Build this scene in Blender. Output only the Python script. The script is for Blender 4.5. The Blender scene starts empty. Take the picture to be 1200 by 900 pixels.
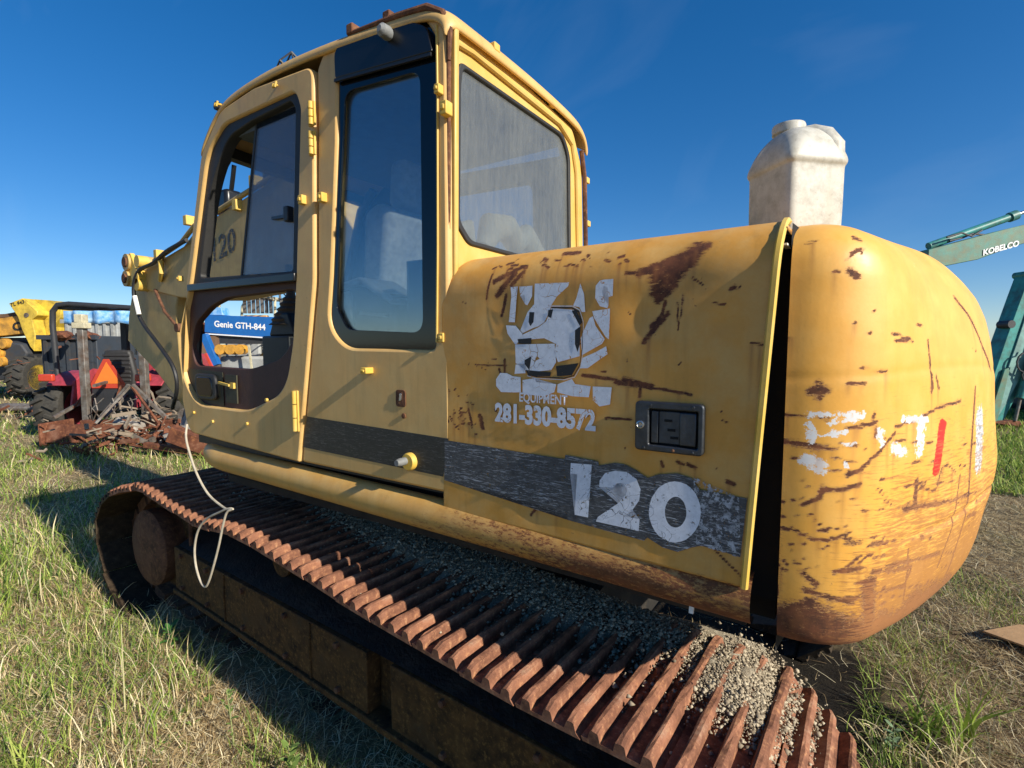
import bpy, bmesh, math, random
import numpy as np
from mathutils import Vector, Matrix, Euler
random.seed(11); rng = np.random.default_rng(11)
S = bpy.context.scene
COL = S.collection
PI = math.pi

# ------------------------------------------------------------------ camera
cam_d = bpy.data.cameras.new('camera'); cam = bpy.data.objects.new('camera', cam_d); COL.objects.link(cam)
S.camera = cam
cam_d.sensor_width = 36.0; cam_d.sensor_fit = 'HORIZONTAL'; cam_d.lens = 18.0
cam_d.clip_start = 0.05; cam_d.clip_end = 3000
CAM = Vector((0.0, 1.232, 1.69))
yaw, pitch = math.radians(56.3), math.radians(4.3)
fwd = Vector((math.cos(yaw)*math.cos(pitch), -math.sin(yaw)*math.cos(pitch), -math.sin(pitch)))
cam.location = CAM
cam.rotation_euler = fwd.to_track_quat('-Z', 'Y').to_euler()

# ------------------------------------------------------------------ sky and sun
SUN_EL = math.radians(28.0); SUN_AZ = math.radians(180-3.8)      # compass: where the sun stands, measured from +X to +Y
sun_dir = Vector((math.cos(SUN_EL)*math.cos(SUN_AZ), math.cos(SUN_EL)*math.sin(SUN_AZ), math.sin(SUN_EL)))
W = bpy.data.worlds.new('World'); S.world = W; W.use_nodes = True
nt = W.node_tree; nt.nodes.clear()
wo = nt.nodes.new('ShaderNodeOutputWorld'); bg = nt.nodes.new('ShaderNodeBackground')
sky = nt.nodes.new('ShaderNodeTexSky'); sky.sky_type = 'NISHITA'; sky.sun_disc = False
sky.sun_elevation = SUN_EL; sky.sun_rotation = math.atan2(sun_dir.x, sun_dir.y) % (2*PI)
sky.air_density = 0.8; sky.dust_density = 0.2; sky.ozone_density = 4.0
bg.inputs['Strength'].default_value = 0.117
# faint wisps of cirrus, mixed into the sky itself
tc = nt.nodes.new('ShaderNodeTexCoord'); mp = nt.nodes.new('ShaderNodeMapping')
mp.inputs['Rotation'].default_value = (0.3, 0.5, 0.4); mp.inputs['Scale'].default_value = (1.2, 6.0, 3.0)
nz = nt.nodes.new('ShaderNodeTexNoise'); nz.inputs['Scale'].default_value = 1.6; nz.inputs['Detail'].default_value = 7
nz.inputs['Distortion'].default_value = 0.6
rp = nt.nodes.new('ShaderNodeMapRange'); rp.inputs['From Min'].default_value = 0.60; rp.inputs['From Max'].default_value = 0.86
rp.inputs['To Max'].default_value = 0.05
hs = nt.nodes.new('ShaderNodeHueSaturation'); hs.inputs['Hue'].default_value = 0.506; hs.inputs['Saturation'].default_value = 1.44; hs.inputs['Value'].default_value = 1.0
mx = nt.nodes.new('ShaderNodeMixRGB'); mx.inputs['Color2'].default_value = (4.2, 4.8, 5.6, 1)
L = nt.links.new
L(tc.outputs['Generated'], mp.inputs['Vector']); L(mp.outputs['Vector'], nz.inputs['Vector']); L(nz.outputs['Fac'], rp.inputs['Value'])
gm_ = nt.nodes.new('ShaderNodeGamma'); gm_.inputs['Gamma'].default_value = 0.80
L(sky.outputs['Color'], gm_.inputs['Color']); L(gm_.outputs['Color'], hs.inputs['Color']); L(hs.outputs['Color'], mx.inputs['Color1']); L(rp.outputs['Result'], mx.inputs['Fac'])
L(mx.outputs['Color'], bg.inputs['Color']); L(bg.outputs['Background'], wo.inputs['Surface'])

sd = bpy.data.lights.new('sun', 'SUN'); sd.energy = 4.7; sd.angle = math.radians(0.53); sd.color = (1.0, 0.93, 0.80)
so = bpy.data.objects.new('sun', sd); COL.objects.link(so); so.location = (-5, 1, 12)
so.rotation_euler = (-sun_dir).to_track_quat('-Z', 'Y').to_euler()

S.view_settings.view_transform = 'Standard'; S.view_settings.look = 'None'
S.view_settings.exposure = 0.60; S.view_settings.gamma = 1.0
S.render.engine = 'CYCLES'
S.cycles.max_bounces = 8; S.cycles.transparent_max_bounces = 12

# ------------------------------------------------------------------ mesh helpers
class MB:
    """collects vertices and faces, then links them as one mesh object"""
    def __init__(s): s.v = []; s.f = []
    def add(s, vs, fs):
        n = len(s.v); s.v += [tuple(p) for p in vs]; s.f += [tuple(i+n for i in f) for f in fs]; return s
    def box(s, x0, x1, y0, y1, z0, z1):
        return s.add([(x0,y0,z0),(x1,y0,z0),(x1,y1,z0),(x0,y1,z0),(x0,y0,z1),(x1,y0,z1),(x1,y1,z1),(x0,y1,z1)],
            [(0,3,2,1),(4,5,6,7),(0,1,5,4),(1,2,6,5),(2,3,7,6),(3,0,4,7)])
    def bar(s, a, b, w, h=None, up=(0,0,1)):
        a = Vector(a); b = Vector(b); h = w if h is None else h
        d = (b-a).normalized(); u = Vector(up)
        if abs(d.dot(u)) > .97: u = Vector((1,0,0))
        r = d.cross(u).normalized(); u = r.cross(d).normalized()
        vs = [p + r*(w/2*i) + u*(h/2*j) for p in (a, b) for i, j in ((-1,-1),(1,-1),(1,1),(-1,1))]
        return s.add(vs, [(0,1,2,3),(7,6,5,4),(0,4,5,1),(1,5,6,2),(2,6,7,3),(3,7,4,0)])
    def tube(s, pts, r, n=10, caps=True):
        pts = [Vector(p) for p in pts]; vs = []; fs = []; u = None
        for i, p in enumerate(pts):
            d = (pts[min(i+1, len(pts)-1)] - pts[max(i-1, 0)]).normalized()
            if u is None: u = Vector((0,0,1)) if abs(d.z) < .9 else Vector((1,0,0))
            u = (u - d*u.dot(d)).normalized(); w = d.cross(u)
            rr = r[i] if isinstance(r, (list, tuple)) else r
            vs += [p + (u*math.cos(2*PI*k/n) + w*math.sin(2*PI*k/n))*rr for k in range(n)]
        for i in range(len(pts)-1):
            for k in range(n):
                fs.append((i*n+k, i*n+(k+1)%n, (i+1)*n+(k+1)%n, (i+1)*n+k))
        if caps: fs += [tuple(range(n))[::-1], tuple(range((len(pts)-1)*n, len(pts)*n))]
        return s.add(vs, fs)
    def prism(s, poly, a, b, plane='xz'):
        """extrude a closed outline between depths a and b"""
        def P(p, t): return {'xz': (p[0], t, p[1]), 'yz': (t, p[0], p[1]), 'xy': (p[0], p[1], t)}[plane]
        n = len(poly)
        return s.add([P(p, a) for p in poly] + [P(p, b) for p in poly],
            [tuple(range(n)), tuple(range(n, 2*n))[::-1]] + [(i, n+i, n+(i+1) % n, (i+1) % n) for i in range(n)])
    def lathe(s, prof, c, axis='y', n=32):
        """prof = (radius, along axis)"""
        vs = []
        for r, t in prof:
            for k in range(n):
                a = 2*PI*k/n; x, z = r*math.cos(a), r*math.sin(a)
                q = {'y': (x, t, z), 'z': (x, z, t), 'x': (t, x, z)}[axis]
                vs.append((c[0]+q[0], c[1]+q[1], c[2]+q[2]))
        fs = []; m = len(prof)
        for i in range(m-1):
            for k in range(n): fs.append((i*n+k, i*n+(k+1) % n, (i+1)*n+(k+1) % n, (i+1)*n+k))
        fs += [tuple(range(n))[::-1], tuple(range((m-1)*n, m*n))]
        return s.add(vs, fs)
    def build(s, name, mat, parent=None, smooth=False, bevel=0, seg=2, kind=None, label=None, loc=None, rot=None):
        me = bpy.data.meshes.new(name); me.from_pydata(s.v, [], s.f); me.validate()
        bm = bmesh.new(); bm.from_mesh(me); bmesh.ops.recalc_face_normals(bm, faces=bm.faces); bm.to_mesh(me); bm.free()
        return link(name, me, mat, parent, smooth, bevel, seg, kind, label, loc, rot)

def link(name, me, mat, parent=None, smooth=False, bevel=0, seg=2, kind=None, label=None, loc=None, rot=None):
    o = bpy.data.objects.new(name, me); COL.objects.link(o)
    if mat: me.materials.clear(); me.materials.append(mat)
    if smooth:
        me.polygons.foreach_set('use_smooth', [True]*len(me.polygons))
        if smooth != 'all':
            m = me; m.set_sharp_from_angle(angle=math.radians(38))
    if bevel:
        b = o.modifiers.new('bevel', 'BEVEL'); b.width = bevel; b.segments = seg; b.limit_method = 'ANGLE'; b.angle_limit = math.radians(35)
        b.harden_normals = False
        me.polygons.foreach_set('use_smooth', [True]*len(me.polygons)); me.set_sharp_from_angle(angle=math.radians(50))
    if loc: o.location = loc
    if rot: o.rotation_euler = rot
    if parent:
        o.parent = parent
        root = parent
        while root.parent: root = root.parent
        if root.get('world_coords'):
            o.matrix_parent_inverse = Matrix.Translation(-root.location) if parent is root else Matrix.Identity(4)
    if kind: o['kind'] = kind
    if label: o['label'] = label
    return o

def thing(name, label, cat, loc=(0,0,0), rotz=0, group=None, world=False):
    o = bpy.data.objects.new(name, None); COL.objects.link(o); o.empty_display_size = .2
    o.location = loc; o.rotation_euler = (0, 0, rotz); tag(o, label, cat, group)
    if world: o['world_coords'] = 1
    return o
def tag(o, label, cat, group=None):
    o['label'] = label; o['category'] = cat
    if group: o['group'] = group
    return o

def sm(pts, k=6):
    """pass a smooth curve through the points"""
    P_ = [Vector(p) for p in pts]; P_ = [P_[0]*2-P_[1]] + P_ + [P_[-1]*2-P_[-2]]; out = []
    for i in range(1, len(P_)-2):
        p0, p1, p2, p3 = P_[i-1:i+3]
        for j in range(k):
            t = j/k; out.append(.5*((2*p1)+(p2-p0)*t+(2*p0-5*p1+4*p2-p3)*t*t+(3*p1-p0-3*p2+p3)*t**3))
    return [tuple(p) for p in out] + [tuple(P_[-2])]

def rounded(pts, r, n=6):
    """round every corner of a polygon; r a number or a list"""
    out = []; m = len(pts)
    for i in range(m):
        p = Vector(pts[i]).to_2d(); a = Vector(pts[i-1]).to_2d(); b = Vector(pts[(i+1) % m]).to_2d()
        rr = r[i] if isinstance(r, (list, tuple)) else r
        da = (a-p); db = (b-p); ang = da.angle(db); t = rr/math.tan(ang/2) if rr > 0 else 0
        t = min(t, da.length*.49, db.length*.49)
        if t <= 1e-6: out.append((p.x, p.y)); continue
        p0 = p + da.normalized()*t; p1 = p + db.normalized()*t
        for k in range(n+1):
            u = k/n; q = p0*(1-u)**2 + p*2*u*(1-u) + p1*u*u; out.append((q.x, q.y))
    return out

def clean_loop(l, d=.0012):
    out = []
    for p in l:
        if not out or math.hypot(p[0]-out[-1][0], p[1]-out[-1][1]) > d: out.append((float(p[0]), float(p[1])))
    while len(out) > 3 and math.hypot(out[0][0]-out[-1][0], out[0][1]-out[-1][1]) <= d: out.pop()
    a = sum(out[k-1][0]*out[k][1]-out[k][0]*out[k-1][1] for k in range(len(out)))
    return out if a > 0 else out[::-1]
def inset_loop(l, d):
    out = []; m = len(l)
    for k in range(m):
        a, p, b = Vector(l[k-1]), Vector(l[k]), Vector(l[(k+1) % m]); e1 = (p-a).normalized(); e2 = (b-p).normalized()
        n = Vector((-e1.y-e2.y, e1.x+e2.x)); n = n.normalized() if n.length > 1e-6 else Vector((-e1.y, e1.x)); c_ = max(.5, n.dot(Vector((-e1.y, e1.x))))
        q = p + n*(d/c_); out.append((q.x, q.y))
    return out
def inside(p, l):
    r = False; x, y = p
    for k in range(len(l)):
        x0, y0 = l[k-1]; x1, y1 = l[k]
        if (y0 > y) != (y1 > y) and x < (x1-x0)*(y-y0)/(y1-y0)+x0: r = not r
    return r
def plate(name, outer, holes, y, thick, mat, parent, bevel=.006, plane='xz', smooth=False, label=None):
    """flat plate with openings, outline in (x,z) [or (y,z) for plane 'yz'], front face at y, going inwards by thick, softened front rim"""
    from mathutils.geometry import delaunay_2d_cdt
    loops = [clean_loop(outer)] + [clean_loop(h) for h in holes]
    fl = [inset_loop(loops[0], bevel)] + [inset_loop(h, -bevel) for h in loops[1:]]
    sg = -1 if plane == 'xz' else 1
    def P(p, t): return (p[0], y + sg*t, p[1]) if plane == 'xz' else (y + sg*t, p[0], p[1])
    mb = MB()
    def cap(ls, t):
        vs = []; ed = []
        for l in ls:
            n = len(vs); vs += [Vector(p) for p in l]; ed += [(n+k, n+(k+1) % len(l)) for k in range(len(l))]
        r = delaunay_2d_cdt(vs, ed, [], 0, 1e-6); fs = []
        for f in r[2]:
            c_ = sum((r[0][i_] for i_ in f), Vector((0,0)))/len(f)
            if inside(c_, ls[0]) and not any(inside(c_, h) for h in ls[1:]): fs.append(tuple(f))
        mb.add([P(p, t) for p in r[0]], fs)
    cap(fl, 0); cap(loops, thick)
    for l, f in zip(loops, fl):
        n = len(l); mid = [((a[0]+b[0]*2.2)/3.2, (a[1]+b[1]*2.2)/3.2) for a, b in zip(f, l)]
        rings = [(f, 0), (mid, bevel*.35), (l, bevel), (l, thick)]
        mb.add([P(p, t) for q, t in rings for p in q], [(r_*n+k, r_*n+(k+1) % n, (r_+1)*n+(k+1) % n, (r_+1)*n+k) for r_ in range(3) for k in range(n)])
    me = bpy.data.meshes.new(name); me.from_pydata(mb.v, [], mb.f)
    bm = bmesh.new(); bm.from_mesh(me); bmesh.ops.remove_doubles(bm, verts=bm.verts, dist=.00008); bmesh.ops.recalc_face_normals(bm, faces=bm.faces); bm.to_mesh(me); bm.free()
    o = link(name, me, mat, parent, smooth=True, label=label)
    ax = 1 if plane == 'xz' else 0
    me.polygons.foreach_set('use_smooth', [abs(p.normal[ax]) < .995 for p in me.polygons])
    return o

def sheet(name, polys, fn, mat, parent, off=0.0012, label=None, grid=0):
    """thin print lying on a surface: polygons (u,z) mapped by fn(u,z,off)"""
    bm = bmesh.new()
    for q in polys:
        vs = [bm.verts.new((p[0], p[1], 0)) for p in q]
        bm.faces.new(vs)
    bmesh.ops.triangulate(bm, faces=bm.faces)
    me = bpy.data.meshes.new(name); bm.to_mesh(me); bm.free()
    for v in me.vertices: v.co = fn(v.co.x, v.co.y, off)
    return link(name, me, mat, parent, label=label)

def ringpoly(loop, w, closed=False):
    """outline stroke as list of quads"""
    out = []; m = len(loop); c = Vector((sum(p[0] for p in loop)/m, sum(p[1] for p in loop)/m))
    inn = [tuple(c + (Vector(p)-c)*(1-w)) for p in loop]
    for i in range(m if closed else m-1):
        j = (i+1) % m; out.append([loop[i], loop[j], inn[j], inn[i]])
    return out

def lettering(name, text, size, mat, parent, fn, at, bold=0.0, sx=1.0, shear=0, off=.002, align='LEFT', space=1.0, depth=0):
    cu = bpy.data.curves.new(name, 'FONT'); cu.body = text; cu.size = size; cu.offset = bold; cu.shear = shear
    cu.align_x = align; cu.space_character = space; cu.resolution_u = 3
    t = bpy.data.objects.new('tmp', cu); COL.objects.link(t)
    me = bpy.data.meshes.new_from_object(t.evaluated_get(bpy.context.evaluated_depsgraph_get())); bpy.data.objects.remove(t); me.name = name
    for v in me.vertices: v.co = fn(at[0] + v.co.x*sx, at[1] + v.co.y, off)
    return link(name, me, mat, parent)

def attr_mask(me, name, rgba):
    a = me.color_attributes.new(name, 'FLOAT_COLOR', 'POINT'); a.data.foreach_set('color', rgba.astype(np.float32).ravel())

def grid_mesh(name, P):
    """P: (rows, cols, 3) array -> quad mesh"""
    r, c, _ = P.shape
    me = bpy.data.meshes.new(name)
    i = np.arange(r*c).reshape(r, c)
    f = np.stack([i[:-1,:-1], i[:-1,1:], i[1:,1:], i[1:,:-1]], -1).reshape(-1, 4)
    me.vertices.add(r*c); me.vertices.foreach_set('co', P.astype(np.float32).ravel())
    me.loops.add(f.size); me.loops.foreach_set('vertex_index', f.ravel().astype(np.int32))
    me.polygons.add(len(f)); me.polygons.foreach_set('loop_start', (np.arange(len(f))*4).astype(np.int32))
    me.polygons.foreach_set('loop_total', np.full(len(f), 4, np.int32))
    me.update(calc_edges=True); me.validate()
    return me

def seg_mask(P, segs, k=.8):
    """P (n,3); segs rows of x0 y0 z0 x1 y1 z1 w: 1 on the stroke falling to 0 at twice its half width"""
    m = np.zeros(len(P))
    for g in segs:
        a = np.array(g[0:3]); b = np.array(g[3:6]); w = g[6]; ab = b-a; L2 = max((ab*ab).sum(), 1e-9)
        near = np.where(((P - (a+b)/2)**2).sum(1) < (math.sqrt(L2)/2 + 3*w + .01)**2)[0]
        if not len(near): continue
        Q = P[near]; t = np.clip(((Q-a)@ab)/L2, 0, 1); d = np.linalg.norm(Q - (a + t[:,None]*ab), axis=1)
        m[near] = np.maximum(m[near], np.clip(1.25 - .75*d/(w*k), 0, 1))
    return m

def seg_runs(P, segs, seed=5):
    """stains that have run down from the larger rust spots"""
    m = np.zeros(len(P)); r0 = random.Random(seed)
    for g in segs:
        if g[6] < .0028: continue
        for k in range(r0.choice((0, 1, 2))):
            t = r0.random(); x, y, z = [g[i]*(1-t)+g[i+3]*t for i in range(3)]; ln = r0.uniform(.03, .14); wr = r0.uniform(.002, .006)
            dz = z - P[:,2]; near = np.where((dz > 0) & (dz < ln) & (abs(P[:,0]-x) < .03))[0]; Q = P[near]
            lat = np.hypot(Q[:,0]-x, Q[:,1]-y); m[near] = np.maximum(m[near], np.exp(-(lat/wr)**2)*(1-dz[near]/ln))
    return m
# ------------------------------------------------------------------ materials
class N:
    def __init__(s, name):
        s.m = bpy.data.materials.new(name); s.m.use_nodes = True; s.t = s.m.node_tree; s.t.nodes.clear()
        s.out = s.t.nodes.new('ShaderNodeOutputMaterial'); s.co = s.t.nodes.new('ShaderNodeTexCoord').outputs['Object']
    def n(s, typ, **k):
        x = s.t.nodes.new('ShaderNode'+typ)
        for a, b in k.items():
            if hasattr(x, a): setattr(x, a, b)
        return x
    def l(s, a, b): s.t.links.new(a, b)
    def vec(s, scale=(1,1,1), rot=(0,0,0)):
        m = s.n('Mapping'); m.inputs['Scale'].default_value = scale; m.inputs['Rotation'].default_value = rot; s.l(s.co, m.inputs['Vector']); return m.outputs[0]
    def noise(s, scale, detail=6, rough=.6, vec=None, dist=0):
        x = s.n('TexNoise'); x.inputs['Scale'].default_value = scale; x.inputs['Detail'].default_value = detail; x.inputs['Roughness'].default_value = rough
        x.inputs['Distortion'].default_value = dist; s.l(vec or s.co, x.inputs['Vector']); return x.outputs['Fac']
    def vor(s, scale, feature='F1', vec=None, rand=1):
        x = s.n('TexVoronoi'); x.feature = feature; x.inputs['Scale'].default_value = scale; x.inputs['Randomness'].default_value = rand
        s.l(vec or s.co, x.inputs['Vector']); return x.outputs['Distance']
    def ramp(s, fac, lo, hi, a=0, b=1):
        x = s.n('MapRange'); x.inputs['From Min'].default_value = lo; x.inputs['From Max'].default_value = hi
        x.inputs['To Min'].default_value = a; x.inputs['To Max'].default_value = b; s.put(fac, x.inputs['Value']); return x.outputs[0]
    def put(s, v, sock):
        if isinstance(v, (int, float)): sock.default_value = v
        elif isinstance(v, tuple): sock.default_value = v if len(v) == 4 else (*v, 1)
        else: s.l(v, sock)
    def mix(s, f, a, b, mode='MIX'):
        x = s.n('MixRGB', blend_type=mode); s.put(f, x.inputs[0]); s.put(a, x.inputs[1]); s.put(b, x.inputs[2]); return x.outputs[0]
    def math(s, op, a, b=0.0, clamp=False):
        x = s.n('Math', operation=op, use_clamp=clamp); s.put(a, x.inputs[0]); s.put(b, x.inputs[1]); return x.outputs[0]
    def bump(s, h, strength=.3, dist=.01, normal=None):
        x = s.n('Bump'); x.inputs['Strength'].default_value = strength; x.inputs['Distance'].default_value = dist; s.l(h, x.inputs['Height'])
        if normal: s.l(normal, x.inputs['Normal'])
        return x.outputs[0]
    def bsdf(s, color, rough=.5, metal=0., normal=None, spec=.5, coat=0):
        x = s.n('BsdfPrincipled'); s.put(color, x.inputs['Base Color']); s.put(rough, x.inputs['Roughness']); s.put(metal, x.inputs['Metallic'])
        x.inputs['Specular IOR Level'].default_value = spec
        if normal: s.l(normal, x.inputs['Normal'])
        if coat: x.inputs['Coat Weight'].default_value = coat
        return x.outputs[0]
    def done(s, sh): s.l(sh, s.out.inputs['Surface']); return s.m
    def attr(s, name):
        x = s.n('Attribute'); x.attribute_name = name; return x

RUST_D, RUST_M, RUST_L = (.055,.017,.010), (.19,.060,.024), (.38,.16,.050)
def paint(name, base,  rough=.42, specks=.5, masked=False, dirt=.35, low_rust=None, faded=(.66,.50,.22), run=1.0, scale=1.0, rvec=((1, 1, 2.6), (0, 0, 0)), rscale=44, scratch=(.20,.075,.028)):
    """sun-faded machine paint with rust breaking through"""
    m = N(name); big = m.noise(1.7*scale, 4, .55); fine = m.noise(160, 3, .6); mid = m.noise(9*scale, 6, .65)
    streak = m.noise(5, 5, .6, m.vec((6, 6, .6)))
    base2 = m.mix(m.ramp(big, .35, .7), tuple(c*.86 for c in base), base)
    base2 = m.mix(m.ramp(mid, .42, .72, 0, .42), base2, faded)
    base2 = m.mix(m.ramp(m.noise(3.3, 9, .8, m.vec((1, 1, 1), (.4, .2, .1))), .50, .60, 0, .16), base2, tuple(c*.62 for c in base))
    base2 = m.mix(m.ramp(streak, .52, .8, 0, dirt), base2, tuple(c*.40 for c in base))
    base2 = m.mix(m.ramp(fine, .35, .75, 0, .10), base2, tuple(c*.6 for c in base))
    warp = m.mix(.02, m.co, m.n('TexNoise').outputs['Color'])
    chip = m.noise(38, 7, .72); rn = m.noise(rscale, 10, .8, m.vec(*rvec))
    halo = 0.0
    sp = m.math('MULTIPLY', m.ramp(chip, .70-.05*specks, .73-.05*specks), m.ramp(m.noise(3.1, 3, .6), .46, .62))
    mask = sp; yel = base2
    if masked:
        a = m.attr('wear'); sep = m.n('SeparateColor'); m.l(a.outputs['Color'], sep.inputs[0])
        r = m.math('ADD', sep.outputs[0], m.math('MULTIPLY', m.math('SUBTRACT', rn, .5), 3.2))
        rm = m.math('MULTIPLY', m.ramp(r, .50, .66), m.ramp(sep.outputs[0], .02, .22))
        halo = m.math('MULTIPLY', m.ramp(sep.outputs[0], .0, .9), .55*run)
        mask = m.math('MAXIMUM', sp, rm)
        yel = m.mix(halo, yel, (.34,.15,.035))
        yel = m.mix(m.math('MULTIPLY', m.ramp(r, .22, .56), m.ramp(sep.outputs[0], .02, .3, 0, .75)), yel, (.30,.115,.03))
    rustc = m.mix(m.ramp(m.noise(24, 6, .7), .36, .66), RUST_D, RUST_M)
    rustc = m.mix(m.ramp(m.noise(70, 5, .7), .56, .74, 0, .7), rustc, RUST_L)
    col = m.mix(mask, yel, rustc)
    if masked:
        pn = m.noise(75, 7, .75)
        g = m.math('MULTIPLY', m.ramp(m.math('ADD', sep.outputs[1], m.math('MULTIPLY', m.math('SUBTRACT', pn, .5), 2.6)), .74, .82), m.ramp(sep.outputs[1], .02, .1))
        col = m.mix(g, col, (.72,.72,.72))
        bn = m.math('MULTIPLY', m.ramp(m.math('ADD', sep.outputs[2], m.math('MULTIPLY', m.math('SUBTRACT', rn, .5), .9)), .55, .60), m.ramp(sep.outputs[2], .02, .1))
        col = m.mix(bn, col, (.62,.016,.012))
        a2 = m.attr('wear2'); sep2 = m.n('SeparateColor'); m.l(a2.outputs['Color'], sep2.inputs[0])
        gn = m.math('MULTIPLY', m.ramp(m.math('ADD', sep2.outputs[0], m.math('MULTIPLY', m.math('SUBTRACT', pn, .5), 1.5)), .6, .66), 1.0)
        col = m.mix(gn, col, m.mix(m.ramp(m.noise(120, 4, .7), .4, .6), (.22,.23,.25), (.75,.76,.78)))
        sc = m.noise(3.2, 9, .78, m.vec((5, 5, 75), (.0, .05, 0))); sc2 = m.noise(1.2, 8, .8, m.vec((14, 14, 60), (0, .5, 0)))
        scm = m.math('MULTIPLY', m.ramp(m.math('ADD', sc, m.math('MULTIPLY', sep2.outputs[2], .30)), .66, .72), m.ramp(sep2.outputs[2], .02, .2))
        col = m.mix(m.math('MULTIPLY', scm, .8), col, scratch)
        col = m.mix(m.math('MULTIPLY', a2.outputs['Alpha'], .6), col, (.30,.11,.03))
        # dirt wash
        col = m.mix(m.math('MULTIPLY', sep2.outputs[1], m.ramp(m.noise(14, 7, .7), .3, .7)), col, (.20,.085,.022))
    h = m.math('ADD', m.math('MULTIPLY', mask, -.8), m.math('MULTIPLY', fine, .12))
    nrm = m.bump(h, .5, .002, m.bump(m.noise(26, 4, .6), .22, .0022, m.bump(m.noise(3.2, 2, .5), .35, .012)))
    ro = m.mix(mask, m.mix(m.ramp(mid, .3, .7), (rough,)*3, (rough+.16,)*3), (.85,)*3)
    return m.done(m.bsdf(col, ro, 0, nrm, .5))

def simple(name, c, rough=.6, metal=0., var=.25, scale=20, bump=.2, c2=None, spec=.5, grime=0.0, bscale=None):
    m = N(name); a = m.noise(scale, 6, .65)
    col = m.mix(m.ramp(a, .35, .68), c, c2 if c2 else tuple(x*(1-var) for x in c))
    if grime: col = m.mix(m.ramp(m.noise(scale*.4, 7, .7), .45, .65, 0, grime), col, (.06,.045,.03))
    nrm = m.bump(m.noise(bscale or scale*5, 4, .6), bump, .004)
    return m.done(m.bsdf(col, rough, metal, nrm, spec))

def rusty(name, lo=(.06,.022,.014), mid=(.20,.075,.04), hi=(.42,.17,.06), mud=(.30,.25,.19), mudf=.25, scale=1.0):
    m = N(name); a = m.noise(12*scale, 7, .7); b = m.noise(48*scale, 6, .75)
    c = m.mix(m.ramp(a, .32, .62), lo, mid); c = m.mix(m.ramp(b, .54, .76, 0, .8), c, hi)
    c = m.mix(m.ramp(m.noise(6*scale, 8, .75), .55, .68, 0, mudf), c, mud)
    return m.done(m.bsdf(c, .82, 0, m.bump(m.noise(85*scale, 6, .75), .7, .004), .25))

def glass(name, tint=(.62,.72,.76), dust=.12, gloss=.10, dustc=(.42,.44,.44), streak=True, patch=1.0):
    m = N(name)
    tr = m.n('BsdfTransparent'); tr.inputs[0].default_value = (*tint, 1)
    gl = m.n('BsdfGlossy'); gl.inputs['Roughness'].default_value = .03; gl.inputs[0].default_value = (.9,.95,1,1)
    fr = m.n('Fresnel'); fr.inputs['IOR'].default_value = 1.5
    s1 = m.n('MixShader'); m.l(m.math('ADD', m.math('MULTIPLY', fr.outputs[0], .45), gloss, True), s1.inputs[0]); m.l(tr.outputs[0], s1.inputs[1]); m.l(gl.outputs[0], s1.inputs[2])
    df = m.n('BsdfDiffuse'); df.inputs[0].default_value = (*dustc, 1)
    a = m.noise(4, 7, .75); b = m.noise(46, 8, .8, m.vec((1, 1, .12)) if streak else None); sp = m.ramp(m.noise(130, 4, .7), .60, .70, 0, .5)
    f = m.math('ADD', m.math('MULTIPLY', m.math('ADD', m.ramp(a, .36, .64, .65, 1.1), m.ramp(b, .36, .70, -.1, .5)), dust), m.math('MULTIPLY', sp, dust*2), True)
    s2 = m.n('MixShader'); m.l(f, s2.inputs[0]); m.l(s1.outputs[0], s2.inputs[1]); m.l(df.outputs[0], s2.inputs[2])
    return m.done(s2.outputs[0])

def peel(name, c, cracks=True, scale=26, hole=.0, scratch=0.0, c2=None, sc_col=(.6,.6,.6)):
    """old vinyl print: cracked and flaked where the paint below shows through"""
    m = N(name); col = m.mix(m.ramp(m.noise(60, 5, .7), .4, .7), c, c2 or tuple(x*.82 for x in c))
    if scratch:
        sa = None
        for rot in ((0, .5, 0), (0, -.8, 0), (0, 1.3, 0), (0, 2.2, 0), (0, .1, 0)):
            v = m.vec((6, 1, 90), rot); k = m.ramp(m.noise(3.0, 3, .6, v, 1.2), .625, .675)
            sa = k if sa is None else m.math('MAXIMUM', sa, k)
        col = m.mix(m.math('MULTIPLY', m.math('MULTIPLY', sa, m.ramp(m.noise(7, 4, .6), .3, .6)), scratch), col, sc_col)
    al = 1.0
    if cracks:
        wn = m.n('TexNoise'); wn.inputs['Scale'].default_value = 14; m.l(m.co, wn.inputs['Vector']); d = m.vor(scale, 'DISTANCE_TO_EDGE', m.mix(.10, m.co, wn.outputs['Color'])); al = m.ramp(m.math('ADD', d, m.math('MULTIPLY', m.ramp(m.noise(9, 3, .6), .4, .65), .03)), .008, .016)
    if hole:
        al = m.math('MULTIPLY', al, m.ramp(m.noise(55, 8, .8), hole, hole+.03))
    tr = m.n('BsdfTransparent'); sh = m.bsdf(col, .5, 0, m.bump(m.noise(40, 4, .6), .2, .002))
    s = m.n('MixShader'); m.put(al, s.inputs[0]); m.l(tr.outputs[0], s.inputs[1]); m.l(sh, s.inputs[2])
    return m.done(s.outputs[0])

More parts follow.
